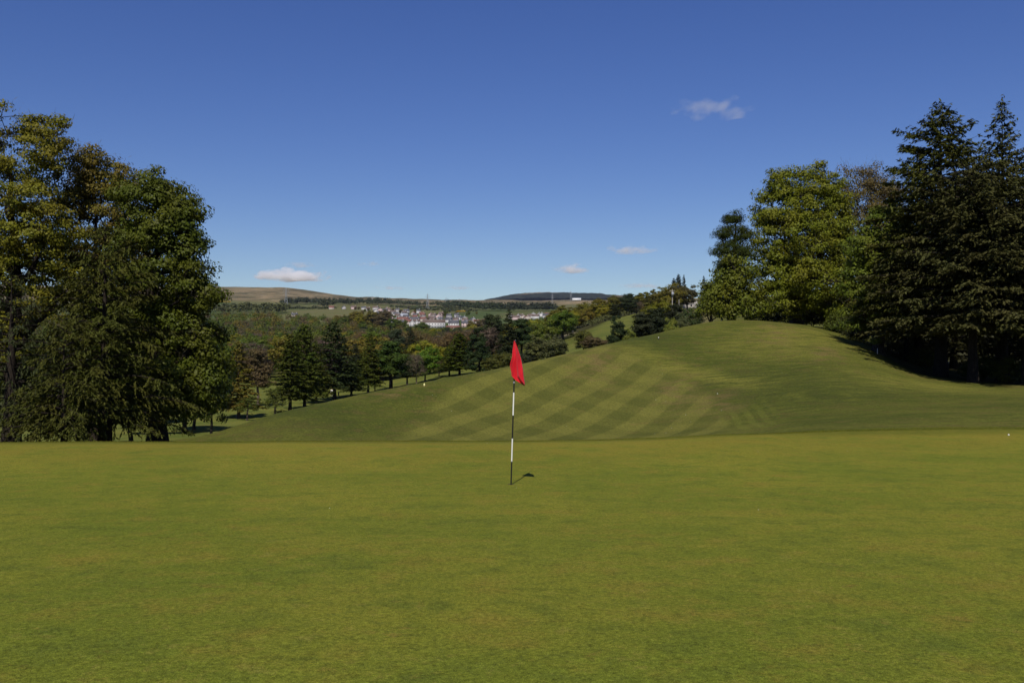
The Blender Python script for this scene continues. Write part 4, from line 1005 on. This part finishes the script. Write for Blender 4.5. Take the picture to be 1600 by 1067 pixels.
# ================================================================= the town
M_WALLW = plain('white harling', (0.47, 0.455, 0.44)); M_WALLC = plain('cream harling', (0.42, 0.36, 0.31)); M_WALLP = plain('pink harling', (0.48, 0.36, 0.34)); M_WALLG = plain('grey harling', (0.36, 0.34, 0.33))
M_SLATE = plain('slate', (0.075, 0.075, 0.085)); M_TILE = plain('red tile', (0.155, 0.066, 0.05)); M_TILEB = plain('brown tile', (0.12, 0.085, 0.07)); M_ROOFG = plain('pale roof', (0.30, 0.32, 0.36))
M_STEEL = plain('galvanised steel', (0.30, 0.31, 0.33), 0.6, 0.3); M_WOODP = plain('weathered post', (0.34, 0.31, 0.27)); M_WHITE = plain('white paint', (0.80, 0.79, 0.76), 0.5)  # steel grey paled toward haze colour so the far pylons blend in
M_PANE = plain('dark window', (0.03, 0.035, 0.045), 0.2, 0.5)
def house_meshes(w, dp, h, rh, chim=2, wins=0, floors=2, gable_front=False):
    wall, roof, ch = MB(), MB(), []
    wall.box((0, 0, h / 2 - 1), (w, dp, h + 2))
    e = 0.35
    if not gable_front:
        wall.put([(-w/2, -dp/2, h), (-w/2, dp/2, h), (-w/2, 0, h + rh), (-w/2 + .02, 0, h + rh)], [(0, 1, 2, 3)]); wall.put([(w/2, -dp/2, h), (w/2, dp/2, h), (w/2, 0, h + rh), (w/2 - .02, 0, h + rh)], [(0, 1, 2, 3)])
        for s in (-1, 1):
            a = [(-w/2 - e, s * (dp/2 + e), h - .2), (w/2 + e, s * (dp/2 + e), h - .2), (w/2 + e, 0, h + rh + .12), (-w/2 - e, 0, h + rh + .12)]
            roof.put(a + [(x, y, z + .22) for x, y, z in a], [(0, 1, 2, 3), (4, 5, 6, 7), (0, 1, 5, 4), (1, 2, 6, 5), (3, 0, 4, 7)])
    else:
        wall.put([(-w/2, -dp/2, h), (w/2, -dp/2, h), (0, -dp/2, h + rh), (0, -dp/2 + .02, h + rh)], [(0, 1, 2, 3)]); wall.put([(-w/2, dp/2, h), (w/2, dp/2, h), (0, dp/2, h + rh), (0, dp/2 - .02, h + rh)], [(0, 1, 2, 3)])
        for s in (-1, 1):
            a = [(s * (w/2 + e), -dp/2 - e, h - .2), (s * (w/2 + e), dp/2 + e, h - .2), (0, dp/2 + e, h + rh + .12), (0, -dp/2 - e, h + rh + .12)]
            roof.put(a + [(x, y, z + .22) for x, y, z in a], [(0, 1, 2, 3), (4, 5, 6, 7), (0, 1, 5, 4), (1, 2, 6, 5), (3, 0, 4, 7)])
    for k in range(chim):
        x = (k - (chim - 1) / 2) * w * 0.7 / max(1, chim - 1) if chim > 1 else w * .3
        c1 = MB(); ch.append(c1); c1.box((x if not gable_front else 0, 0 if not gable_front else (k - .5) * dp * .6, h + rh + .4), (0.9, 0.9, 1.6))
    W = []
    for k in range(wins):
        for f in range(floors):
            W.append(((k + .5) / wins * w - w / 2, -dp / 2 - .03, 1.5 + f * (h / floors)))
    return wall, roof, ch, W
def house(px, d, w, dp, h, rh, wm, rm, label, rotz=0.0, group=None, wins=0, floors=2, gable=False, chim=2, cat='house', dz=0.0):
    wall, roof, ch, W = house_meshes(w, dp, h, rh, chim, wins, floors, gable)
    t = thing('house', label, cat, at(px, d, dz), rotz, group)
    add('wall', wall.mesh('wall', wm), t); r = add('roof', roof.mesh('roof', rm), t)
    for c1 in ch: add('chimney', c1.mesh('chimney', wm), r)
    if W:
        m = MB(); m.box((0, 0, 0), (1.2, .08, 1.4)); me = m.mesh('window', M_PANE)
        for p in W: add('window', me, t, p)
    return t
# the blocks that stand out
house(678, 1415, 33, 9, 8.0, 4.2, M_WALLW, M_TILEB, 'long white terrace with a brown roof, biggest block in the town', 0.06, None, 8, 2, chim=5)
house(709, 1430, 15, 9, 6.5, 4.2, M_WALLW, M_SLATE, 'white house with a dark slate roof right of the long terrace', -0.1, None, 4, 2)
house(708, 1385, 20, 8, 2.6, 2.6, M_WALLC, M_TILE, 'low building with a red tiled roof in front of the white house', 0.0, None, 0, 1, chim=0)
house(729, 1440, 15, 9, 5.5, 3.4, M_WALLP, M_SLATE, 'pink house with a slate roof near the right end of the town', 0.1, None, 3, 2)
house(740, 1420, 6, 8, 6.0, 2.8, M_WALLW, M_SLATE, 'narrow white gable at the right end of the town', 0.0, None, 1, 2, True)
house(644, 1440, 9, 9, 5.2, 3.8, M_WALLW, M_SLATE, 'white gabled house left of the green tree by the terrace', 0.15, None, 2, 2, True)
house(651, 1450, 8, 9, 5.0, 3.6, M_WALLW, M_SLATE, 'second white gabled house left of the long terrace', 0.15, None, 2, 2, True)
house(627, 1470, 9, 8, 4.0, 3.0, M_WALLC, M_SLATE, 'small cream house low down at the left of the town', 0.0, None, 2, 1)
house(629, 1540, 18, 9, 4.2, 4.2, M_WALLW, M_TILE, 'house with the brightest red roof in the town', 0.05, None, 4, 1)
house(646, 1560, 20, 9, 4.6, 4.2, M_WALLW, M_SLATE, 'wide white house under a black slate roof behind the gables', -0.05, None, 5, 1)
house(629, 1690, 18, 10, 3.6, 4.2, M_WALLG, M_ROOFG, 'house with a pale blue grey roof in the middle of the town', 0.1, None, 0, 1)
house(460, 1480, 9, 8, 4.5, 3, M_WALLC, M_SLATE, 'lone cream house among the trees under the copse', 0.4, None, 2, 2)
house(753, 1430, 10, 8, 4.5, 3, M_WALLC, M_TILEB, 'cream house half hidden by brown trees right of the town', 0.2, None, 2, 2)
rows = [(1490, 612, 742, 11), (1590, 600, 738, 12), (1660, 606, 728, 10), (1750, 590, 716, 10), (1840, 585, 690, 8), (1940, 576, 650, 6), (2020, 520, 604, 6)]
kinds = [(M_WALLW, M_SLATE, 'white slate roofed house'), (M_WALLW, M_TILEB, 'white brown roofed house'), (M_WALLC, M_TILE, 'cream red roofed house'), (M_WALLG, M_SLATE, 'grey slate roofed house'), (M_WALLP, M_TILEB, 'pinkish brown roofed house')]
ROWN = ['front row', 'second row', 'third row', 'fourth row', 'fifth row', 'sixth row', 'topmost row']
for ri, (d, a, b, n) in enumerate(rows):
    cnt_ = 0
    for k in range(n):
        px = a + (b - a) * (k + rng.uniform(-.25, .25)) / (n - 1)
        if d < 1520 and 655 < px < 720: continue
        wm, rm, lab = rng.choices(kinds, [4, 2.5, 1.5, 1, 1.5])[0]
        house(px, d + rng.uniform(-15, 15), rng.uniform(7.5, 12), 8, rng.uniform(3.6, 5.4), rng.uniform(2.6, 3.6), wm, rm, lab + ', ' + ORD[cnt_] + ' from the left in the ' + ROWN[ri] + ' of town', rng.uniform(-.5, .5), 'houses in the ' + ROWN[ri] + ' of the town', gable=rng.random() < .35, chim=1)
        cnt_ += 1
for k in range(15):
    px = 800 + 66 * k / 14 + rng.uniform(-1.5, 1.5); wm, rm, lab = rng.choices(kinds, [4, 2, 2, 0, 2])[0]
    house(px, 1640 + rng.uniform(-60, 60), rng.uniform(8, 14), 8, rng.uniform(3.6, 5), rng.uniform(2.6, 3.4), wm, rm, lab + ', ' + ORD[k] + ' from the left in the cluster by the flag', rng.uniform(-.4, .4), 'houses in the cluster right of the flag', gable=rng.random() < .3, chim=1)
house(901, 4700, 42, 14, 9, 3, plain('farm white', (0.8, 0.78, 0.74)), M_ROOFG, 'long white farm building below the wooded hill', 0.0, None, 0, 1, chim=0, cat='farm building', dz=6)
house(1081, 620, 9, 7, 2.6, 2.2, M_WOODP, M_WOODP, 'pale grey roofed shed half hidden by trees near the pale poles', 0.3, None, 2, 1, chim=0)
house(1046, 640, 6, 7, 3.6, 2.6, M_WALLC, M_SLATE, 'white gable behind the ridge oaks', -0.2, None, 1, 2, True)

GARD = []
for k in range(46):                               # gardens between the houses
    px, d = rng.uniform(540, 748), rng.uniform(1440, 1980)
    if 655 < px < 722 and d < 1560: continue
    c, nm = rng.choice([('mid', 'green'), ('olive', 'olive'), ('brown', 'brown'), ('sycamore', 'deep green')])
    bp = HORIZON - FPX * at(px, d).z / d
    row_ = ROWN[int(np.argmin([abs(d - q_[0]) for q_ in rows]))]
    GARD.append((px, tree_at('garden_tree', rng.choice(ROUND), px, d, bp - rng.uniform(6, 9) * FPX / d, 'small ' + nm + ' garden tree by the ' + row_ + ' of houses', 'tree', C[c], None, 'small garden trees among the houses')))
split_labels(GARD)
for px, d, top, c, lab in [(556, 1300, 487, 'olive', 'olive tree at the wood edge below the highest houses'), (568, 1290, 490, 'spring', 'yellow green tree at the wood edge left of the town'), (582, 1280, 487, 'olive', 'tall olive tree hiding the left end of the town'), (597, 1270, 484, 'brown', 'brown crowned tree hiding the left end of the town'), (610, 1270, 494, 'sycamore', 'dark green tree at the lower left corner of the town'), (622, 1265, 501, 'mid', 'green tree in front of the lowest cream house'), (660, 1275, 504, 'sycamore', 'pointed green tree at the left end of the long terrace'), (742, 1270, 500, 'olive', 'wide olive tree below the right end of the town'), (758, 1260, 497, 'brown', 'brown tree right of the town'), (545, 1300, 493, 'mid', 'green tree at the wood edge far left of the town'), (532, 1310, 492, 'olive', 'olive tree at the wood edge under the copse')]:
    tree_at('wood_edge_tree', rng.choice(ROUND), px, d, top, lab, 'tree', C[c], 26)

# ================================================================= pylons, poles, posts
def pylon_mesh():
    m = MB(); H_ = 46.0
    wid = lambda z: 4.2 * (1 - z / H_) ** 1.2 + 0.55
    lv = [0, 8, 15, 21, 26.5, 31, 35, 39, 42.5, 46]
    for sx in (-1, 1):
        for sy in (-1, 1):
            for a, b in zip(lv[:-1], lv[1:]): m.bar((sx * wid(a), sy * wid(a), a), (sx * wid(b), sy * wid(b), b), 0.12)
    for a, b in zip(lv[:-1], lv[1:]):
        for s in (-1, 1):
            m.bar((-wid(a), s * wid(a), a), (wid(b), s * wid(b), b), 0.16); m.bar((wid(a), s * wid(a), a), (-wid(b), s * wid(b), b), 0.16)
            m.bar((s * wid(a), -wid(a), a), (s * wid(b), wid(b), b), 0.16); m.bar((s * wid(a), wid(a), a), (s * wid(b), -wid(b), b), 0.05)
    for z, L in ((29, 7.0), (35, 8.2), (41, 6.0)):
        for s in (-1, 1):
            m.bar((0, -.6, z), (s * L, 0, z + .5), 0.12); m.bar((0, .6, z), (s * L, 0, z + .5), 0.12); m.bar((s * .5, 0, z + 2.6), (s * L, 0, z + .5), 0.18)
            m.bar((s * (L - .3), 0, z + .5), (s * (L - .3), 0, z - 2.6), 0.16)
    return m.mesh('electricity_pylon', M_STEEL)
PYL = pylon_mesh()
for (px, d, sc, rz, lab) in [(668, 2500, .85, .4, 'nearest lattice pylon standing over the town roofs'), (447, 2300, 1.0, .3, 'lattice pylon at the left end of the shelter belt'), (697, 3000, .6, .4, 'pylon on the slope right of the nearest one'), (718, 3100, .55, .4, 'pylon beside the dark wood right of the town'), (576, 3050, .5, .3, 'pylon in front of the shelter belt, left of two'), (582, 3200, .5, .3, 'pylon in front of the shelter belt, right of two'), (892, 4300, 1.0, .5, 'pylon in front of the wooded hill by the white farm'), (863, 3600, .9, .5, 'pylon left of the white farm')]:
    o = add('electricity_pylon', PYL, None, at(px, d), rz); o.scale = (sc, sc, sc); tag(o, lab, 'pylon', 'electricity pylons on the far slope')

def pole(px, d, top, r, label, cap=True):
    p = at(px, d); h = (HORIZON - top) / FPX * d - p.z
    t = thing('utility_pole', label, 'pole', p, 0.3)
    m = MB(); m.bar((0, 0, -.5), (0, 0, h), r, 8, r * .75); add('post', m.mesh('post', M_WOODP, True), t)
    if cap:
        m = MB(); m.box((0, 0, h - .5), (2.0, .14, .16)); add('cross_arm', m.mesh('cross_arm', M_WOODP), t)
        m = MB(); m.box((0, -.3, h - 1.5), (.7, .5, 1.1)); add('transformer', m.mesh('transformer', M_STEEL), t)
pole(1050.5, 310, 452, 0.17, 'tall pale utility pole with a box near its top')
pole(1061, 330, 468, 0.14, 'shorter pale utility pole right of the tall one', False)

def post(kind, px, d, h, w, label, cat, mat=M_WHITE):
    m = MB(); m.bar((0, 0, -.1), (0, 0, h), w, 8, w * .9); m.bar((0, 0, h), (0, 0, h + w), w * .9, 8, w * .3)
    return tag(add(kind, m.mesh(kind, mat, True), None, at(px, d)), label, cat)
post('boundary_post', 1371, 73.5, 0.40, 0.028, 'white boundary post in the shade under the firs', 'post')
post('boundary_post', 1128, 100, 0.85, 0.06, 'white post by the rails on the hilltop', 'post')
# rails at the hilltop
fp0, fp1 = at(1101, 128), at(1126, 118)
t = thing('rail_fence', 'low post and rail fence at the left corner of the hilltop wood', 'fence', fp0)
for k in range(5):
    f = k / 4; q = fp0.lerp(fp1, f); q.z = H(q.x, q.y)
    m = MB(); m.box((0, 0, .5), (.11, .11, 1.3)); add('fence_post', m.mesh('fence_post', M_WOODP), t, q - fp0)
for z in (.5, .95):
    m = MB(); pts = []
    for k in range(5):
        q = fp0.lerp(fp1, k / 4); pts.append((q.x - fp0.x, q.y - fp0.y - .09, H(q.x, q.y) - fp0.z + z))
    m.tube(np.array(pts), np.full(5, .05), 4); add('rail', m.mesh('rail', M_WOODP), t)
# signs on the far fairway
def sign(px, d, w, h, leg, label):
    t = thing('sign', label, 'sign', at(px, d), 0.1)
    m = MB(); m.box((0, 0, leg + h / 2), (w, .05, h)); add('board', m.mesh('board', M_WHITE), t)
    m = MB(); m.box((0, .06, leg / 2 + h * .2), (.09, .07, leg + h * .4)); add('post', m.mesh('post', M_WOODP), t)
sign(894.5, 425, 0.75, 0.9, 0.5, 'white sign board at the end of the short hedge')
sign(889.5, 462, 0.6, 0.6, 1.4, 'small white sign behind the short hedge')
# yardage marker and tee peg on the slope, balls
def disc_marker(px, d, r, col, label):
    me = MB(); me.tube(np.array([(0, 0, -.02), (0, 0, .05), (0, 0, .10), (0, 0, .13)]), np.array([r, r, r * .8, r * .1]), 16)
    tag(add('yardage_marker', me.mesh('yardage_marker', plain('marker paint', col, .5), True), None, at(px, d)), label, 'marker')
disc_marker(663, 58.5, 0.05, (0.75, 0.70, 0.30), 'pale yellow round marker on the crest below the bright maple')
t = thing('marker_peg', 'white topped peg with a dark foot near the hill crest', 'marker', at(1029, 74))
m = MB(); m.bar((0, 0, -.05), (0, 0, .14), .03, 8); add('stake', m.mesh('stake', plain('dark stake', (.03, .03, .03))), t)
m = MB(); m.tube(np.array([(0, 0, .13), (0, 0, .14), (0, 0, .19), (0, 0, .21)]), np.array([.02, .035, .035, .01]), 10); add('cap', m.mesh('cap', M_WHITE, True), t)
bmb = bmesh.new(); bmesh.ops.create_icosphere(bmb, subdivisions=3, radius=0.0213)
for v in bmb.verts:
    k = math.sin(v.co.x * 900) * math.sin(v.co.y * 900) * math.sin(v.co.z * 900); v.co *= 1 - 0.012 * max(0, k)
ballm = bpy.data.meshes.new('golf_ball'); bmb.to_mesh(ballm); bmb.free(); ballm.materials.append(M_WHITE)
tag(add('golf_ball', ballm, None, at(1576, 25.3, 0.02)), 'white golf ball at the far right of the green', 'golf ball')
tag(add('golf_ball', ballm, None, at(1121, 55, 0.02)), 'white golf ball lying on the slope right of the stripes', 'golf ball')

# daisies and clippings: white flecks on the slope
g = np.random.default_rng(77)
dv, df = [], []
fl = MB()
for k in range(30):
    if k < 22: px, d = g.uniform(640, 1140), g.uniform(44, 70)
    else: px, d = g.uniform(200, 1500), g.uniform(6, 23) 
    if px < 640 and d > 30: continue
    p = at(px, d, 0.012); r = g.uniform(.006, .018) * (.8 if d > 30 else .25)
    fl.put([(p.x - r, p.y - r, p.z), (p.x + r, p.y - r, p.z), (p.x + r, p.y + r, p.z + r), (p.x - r, p.y + r, p.z + r)], [(0, 1, 2, 3)])
o = add('daisies', fl.mesh('daisies', plain('petal', (.62, .62, .55)))); tag(o, 'scattered white daisies and clippings on the mown grass', 'daisies'); o['kind'] = 'stuff'

# ================================================================= flagstick and hole
lean = 0.030
def hp(z): return Vector((lean * z, 0, z))
t = thing('flagstick', 'black and white golf flagstick standing in the hole with a limp red flag', 'flagstick', at(798.5, 14.3))
M_BLACK = plain('black enamel', (.012, .012, .013), .35, .5); M_POLEW = plain('white enamel', (.78, .77, .70), .35, .5)
cuts = [(-0.1, .34, M_BLACK, 'black'), (.34, .68, M_POLEW, 'white'), (.68, 1.025, M_BLACK, 'black'), (1.025, 1.365, M_POLEW, 'white'), (1.365, 2.13, M_BLACK, 'black')]
for a, b, mt, nm in cuts:
    m = MB(); r = 0.0105
    m.tube(np.array([hp(a), hp((a + b) / 2), hp(b)]), np.full(3, r), 16)
    o = add('pole_section', m.mesh('pole_section', mt, True), t); o['label'] = nm + ' section of the pole'
m = MB(); m.tube(np.array([hp(2.13), hp(2.14), hp(2.155)]), np.array([.0145, .0145, .003]), 12); add('finial', m.mesh('finial', M_BLACK, True), t)
m = MB(); m.tube(np.array([hp(.335), hp(.345)]), np.full(2, .0120), 12); add('ferrule', m.mesh('ferrule', M_STEEL, True), t)
m = MB(); m.tube(np.array([hp(1.505), hp(1.53)]), np.full(2, .0128), 12); add('ferrule', m.mesh('ferrule', M_STEEL, True), t)
# cloth: hoist gathered at the pole, the fly hanging down in soft folds
k = 14.3 / FPX
Lx = [(0, 803), (.06, 802.3), (.2, 801.0), (.38, 800), (.52, 797.3), (.60, 797), (.72, 799), (.80, 799.5), (.9, 806), (1, 819)]
Rx = [(0, 804), (.06, 806), (.2, 809.5), (.4, 814), (.6, 816.8), (.8, 818.6), (.93, 820.2), (1, 820.4)]
nv, nu = 56, 30
FV = []
for i in range(nv):
    s = i / (nv - 1)
    zl = 2.135 - s * 0.66
    xl = (np.interp(s, *zip(*Lx)) - 798.5) * k; xr = (np.interp(s, *zip(*Rx)) - 798.5) * k
    for j in range(nu):
        f = j / (nu - 1)
        x = xl + (xr - xl) * f
        z = zl + 0.012 * math.sin(f * 7 + s * 3) * s
        amp = 0.014 + 0.085 * s * (1 - .35 * s)
        y = -0.016 - amp * (0.55 + 0.5 * math.sin(2 * PI * (1.35 * f + .15) + 1.4 * s) + 0.22 * math.sin(2 * PI * 3.1 * f + 3 * s)) * (0.5 + f * .5) + 0.010 * math.sin(9 * s + 4 * f)
        FV.append((x, y, z))
i = np.arange(nv - 1)[:, None] * nu; j = np.arange(nu - 1)[None]
FF = np.stack([i + j, i + nu + j, i + nu + j + 1, i + j + 1], -1).reshape(-1, 4)
def flag_material():
    q = NT('red nylon')
    co = q.node('ShaderNodeTexCoord').outputs['Object']
    n = q.noise(co, 9, 3)
    c = q.mix(n, (0.62, 0.006, 0.016), (0.78, 0.012, 0.028))
    w = q.noise(q.mapping(co, scale=(30, 30, 8)), 2.0, 3)
    p = q.node('ShaderNodeBsdfPrincipled', {'Base Color': c, 'Roughness': .55, 'Specular IOR Level': .25, 'Sheen Weight': .2, 'Normal': q.bump(w, .35, .01)})
    tr = q.node('ShaderNodeBsdfTranslucent', {'Color': c})
    mx = q.node('ShaderNodeMixShader', {0: .25}); q.t.links.new(p.outputs[0], mx.inputs[1]); q.t.links.new(tr.outputs[0], mx.inputs[2]); q.t.links.new(mx.outputs[0], q.out.inputs['Surface'])
    return q.m
fo = add('flag', mesh_quads('flag', np.array(FV), FF, flag_material(), True), t)
md = fo.modifiers.new('cloth thickness', 'SOLIDIFY'); md.thickness = 0.0015
# cup set in the ground
t = thing('hole_cup', 'white lined cup sunk in the green at the foot of the flagstick', 'hole', at(798.5, 14.3))
th = np.linspace(0, 2 * PI, 24, endpoint=False)
def ring(r, z): return np.stack([r * np.cos(th), r * np.sin(th), np.full(24, z)], 1)
def shell(lst):
    V = np.concatenate([ring(r, z) for r, z in lst]); n = len(lst)
    i = np.arange(n - 1)[:, None] * 24; j = np.arange(24)[None]; j2 = (j + 1) % 24
    return V, np.stack([i + j, i + j2, i + 24 + j2, i + 24 + j], -1).reshape(-1, 4)
m = MB(); m.put(*shell([(.0545, -.002), (.0548, -.03)])); add('soil_rim', m.mesh('soil_rim', plain('soil', (.10, .075, .045))), t)
m = MB(); m.put(*shell([(.0560, -.028), (.0525, -.026), (.052, -.15), (.012, -.155)])); add('liner', m.mesh('liner', M_WHITE), t)

# ================================================================= golfer in the valley
def skin(name, joints, edges, radii, mat, parent, sub=1):
    me = bpy.data.meshes.new(name); me.from_pydata(joints, edges, []); me.materials.append(mat)
    o = add(name, me, parent)
    sk = o.modifiers.new('skin', 'SKIN'); me.skin_vertices.new() if not me.skin_vertices else None
    for v, r in zip(me.skin_vertices[0].data, radii): v.radius = (r, r)
    me.skin_vertices[0].data[0].use_root = True
    sb = o.modifiers.new('smooth', 'SUBSURF'); sb.levels = sub; sb.render_levels = sub
    sk.use_smooth_shade = True
    return o
gp = at(518.3, 238)
t = thing('person', 'golfer in a white top and dark trousers beside the tall dark valley conifer', 'person', gp, 0.4)
M_SKIN = plain('skin', (.45, .28, .20)); M_TOP = plain('white top', (.80, .80, .82)); M_TROU = plain('dark trousers', (.025, .027, .035)); M_HAIR = plain('brown hair', (.04, .028, .02))
skin('body', [(0, 0, 1.0), (0, 0, 1.25), (0, 0, 1.46), (0, -.01, 1.55), (0, -.02, 1.66), (0, -.02, 1.75), (.21, 0, 1.42), (.27, -.06, 1.15), (.22, -.24, .98), (.21, -.31, .95), (-.21, 0, 1.42), (-.27, -.03, 1.14), (-.26, -.12, .90), (-.26, -.15, .82)],
     [(0, 1), (1, 2), (2, 3), (3, 4), (4, 5), (2, 6), (6, 7), (7, 8), (8, 9), (2, 10), (10, 11), (11, 12), (12, 13)], [.13, .13, .12, .055, .10, .075, .065, .05, .04, .045, .065, .05, .04, .045], M_SKIN, t)
skin('jumper', [(0, 0, .98), (0, 0, 1.22), (0, 0, 1.44), (.21, 0, 1.41), (.275, -.06, 1.15), (.235, -.2, 1.0), (-.21, 0, 1.41), (-.275, -.03, 1.14), (-.265, -.1, .93)], [(0, 1), (1, 2), (2, 3), (3, 4), (4, 5), (2, 6), (6, 7), (7, 8)], [.17, .17, .155, .09, .07, .055, .09, .07, .055], M_TOP, t)
skin('trousers', [(0, 0, .98), (.10, 0, .88), (.12, -.03, .48), (.13, .02, .06), (-.10, 0, .88), (-.14, .06, .48), (-.15, .14, .06)], [(0, 1), (1, 2), (2, 3), (0, 4), (4, 5), (5, 6)], [.16, .11, .08, .06, .11, .08, .06], M_TROU, t)
skin('hair', [(0, .03, 1.70), (0, .02, 1.77), (0, -.03, 1.80)], [(0, 1), (1, 2)], [.09, .09, .06], M_HAIR, t)
for sx, sy in ((.13, 0), (-.15, .12)):
    skin('shoe', [(sx, sy + .06, .04), (sx, sy - .08, .045), (sx, sy - .17, .035)], [(0, 1), (1, 2)], [.05, .05, .035], M_WHITE, t)
gp = at(529, 236)
t = thing('golf_trolley', 'dark golf bag on a two wheeled trolley right of the golfer', 'golf trolley', gp, 0.6)
m = MB(); m.tube(np.array([(0, .1, .22), (0, 0, .6), (0, -.12, 1.05)]), np.array([.13, .15, .16]), 10); add('bag', m.mesh('bag', plain('dark bag', (.03, .03, .04)), True), t)
m = MB()
for k in range(6): m.bar((.05 * (k % 3 - 1), -.12, 1.0), (.06 * (k % 3 - 1), -.2 - .02 * k, 1.28), .018, 5, .03)
add('clubs', m.mesh('club_head', M_STEEL), t)
m = MB(); m.bar((0, .1, .18), (0, -.35, 1.1), .02, 6); m.bar((-.3, .12, .16), (.3, .12, .16), .015, 6); add('frame', m.mesh('frame', M_STEEL), t)
for s in (-1, 1):
    m = MB(); m.tube(np.array([(s * .30, .12, .15), (s * .34, .12, .15)]), np.array([.15, .15]), 16); m.tube(np.array([(s * .298, .12, .15), (s * .342, .12, .15)]), np.array([.05, .05]), 10); add('wheel', m.mesh('wheel', M_BLACK), t)

# ================================================================= clouds far beyond the hills
def cloud(px, py, w, h, seed, dens, label, d=11000, thr=0.0, torn=1.6):
    s = d / FPX
    rx, rz = w * s / 2, h * s / 2
    b = bmesh.new(); bmesh.ops.create_icosphere(b, subdivisions=4, radius=1)
    for v in b.verts:
        c = v.co
        k = 1 + 0.12 * math.sin(5 * c.x + seed) * math.cos(4 * c.y + 2 * seed) + 0.08 * math.sin(9 * c.x + 3 * seed)
        v.co = Vector((c.x * rx * k, c.y * rx * .55 * k, (c.z * (1 if c.z > 0 else .6)) * rz * k))
    me = bpy.data.meshes.new('cloud'); b.to_mesh(me); b.free()
    q = NT('cloud vapour')
    co = q.node('ShaderNodeTexCoord').outputs['Object']
    unit = q.mapping(co, scale=(1 / rx, 1 / (rx * .55), 1 / rz))
    ln = q.node('ShaderNodeVectorMath', {0: unit}, operation='LENGTH').outputs['Value']
    fall = q.math('SUBTRACT', 1.0, ln)
    nz = q.noise(q.mapping(co, scale=(1 / (rz * 2.2),) * 3), 1.0 + 0 * seed, 5, 0.62)
    nz2 = q.node('ShaderNodeTexNoise', {'Vector': q.node('ShaderNodeMapping', {'Vector': co, 'Location': (seed * 3.1, seed * 7.7, seed), 'Scale': (1 / (rz * 2.4), 1 / (rz * 2.4), 1 / (rz * 1.5))}).outputs[0], 'Scale': 1.0, 'Detail': 6, 'Roughness': .68}).outputs[0]
    dn = q.math('ADD', q.math('MULTIPLY', q.math('SUBTRACT', nz2, 0.5 + thr), 4.2), q.math('SUBTRACT', q.math('MULTIPLY', fall, 1.7), 0.55))
    big_ = q.node('ShaderNodeTexNoise', {'Vector': q.node('ShaderNodeMapping', {'Vector': co, 'Location': (seed * 5.3, seed, 0), 'Scale': (3.0 / rx, 1.0 / rx, 1.6 / rz)}).outputs[0], 'Scale': 1.0, 'Detail': 2}).outputs[0]
    dn = q.math('ADD', dn, q.math('MULTIPLY', q.math('SUBTRACT', big_, 0.5), torn))
    dn = q.math('MULTIPLY', q.math('MAXIMUM', dn, 0.0), dens)
    vol = q.node('ShaderNodeVolumePrincipled', {'Color': (1, 1, 1), 'Density': dn, 'Anisotropy': 0.1})
    q.t.links.new(vol.outputs[0], q.out.inputs['Volume'])
    me.materials.append(q.m)
    o = add('cloud', me, None, ((px - 800) * s, d, (HORIZON - py) * s))
    return tag(o, label, 'cloud')

for args in [(458, 432, 122, 28, 1, .024, 'bright white cloud low over the brown moor', 11000, -.08), (1112, 174, 165, 46, 2, .0012, 'wispy torn cloud high on the right', 11000, .05, 5.0), (893, 421, 76, 22, 3, .014, 'small white cloud over the wooded hill', 11000, 0.0),
             (984, 391, 94, 22, 4, .009, 'faint cloud streak above the small white one', 11000, 0.0), (578, 412, 46, 13, 5, .005, 'faint smudge of cloud right of the bright one', 11000, 0.0), (612, 450, 58, 10, 6, .006, 'thin faint cloud bar over the low moor', 11000, 0.0),
             (715, 450, 60, 11, 7, .006, 'thin faint cloud bar left of the wooded hill', 11000, 0.0), (1005, 447, 90, 12, 8, .006, 'thin grey cloud bar touching the right hand ridge', 11000, 0.0), (468, 414, 62, 16, 9, .005, 'faint grey puff on top of the bright white cloud', 11600, 0.0)]:
    cloud(*args)

# ================================================================= the air
hz = MB(); hz.box((0, 0, (505 - 16) / 2), (33000, 33000, 505 + 16))
q = NT('thin air')
vol = q.node('ShaderNodeVolumePrincipled', {'Color': (0.62, 0.73, 1.0), 'Density': 1.3e-5, 'Anisotropy': 0.0})
q.t.links.new(vol.outputs[0], q.out.inputs['Volume'])
hzo = add('haze', hz.mesh('haze', q.m)); hzo['kind'] = 'stuff'
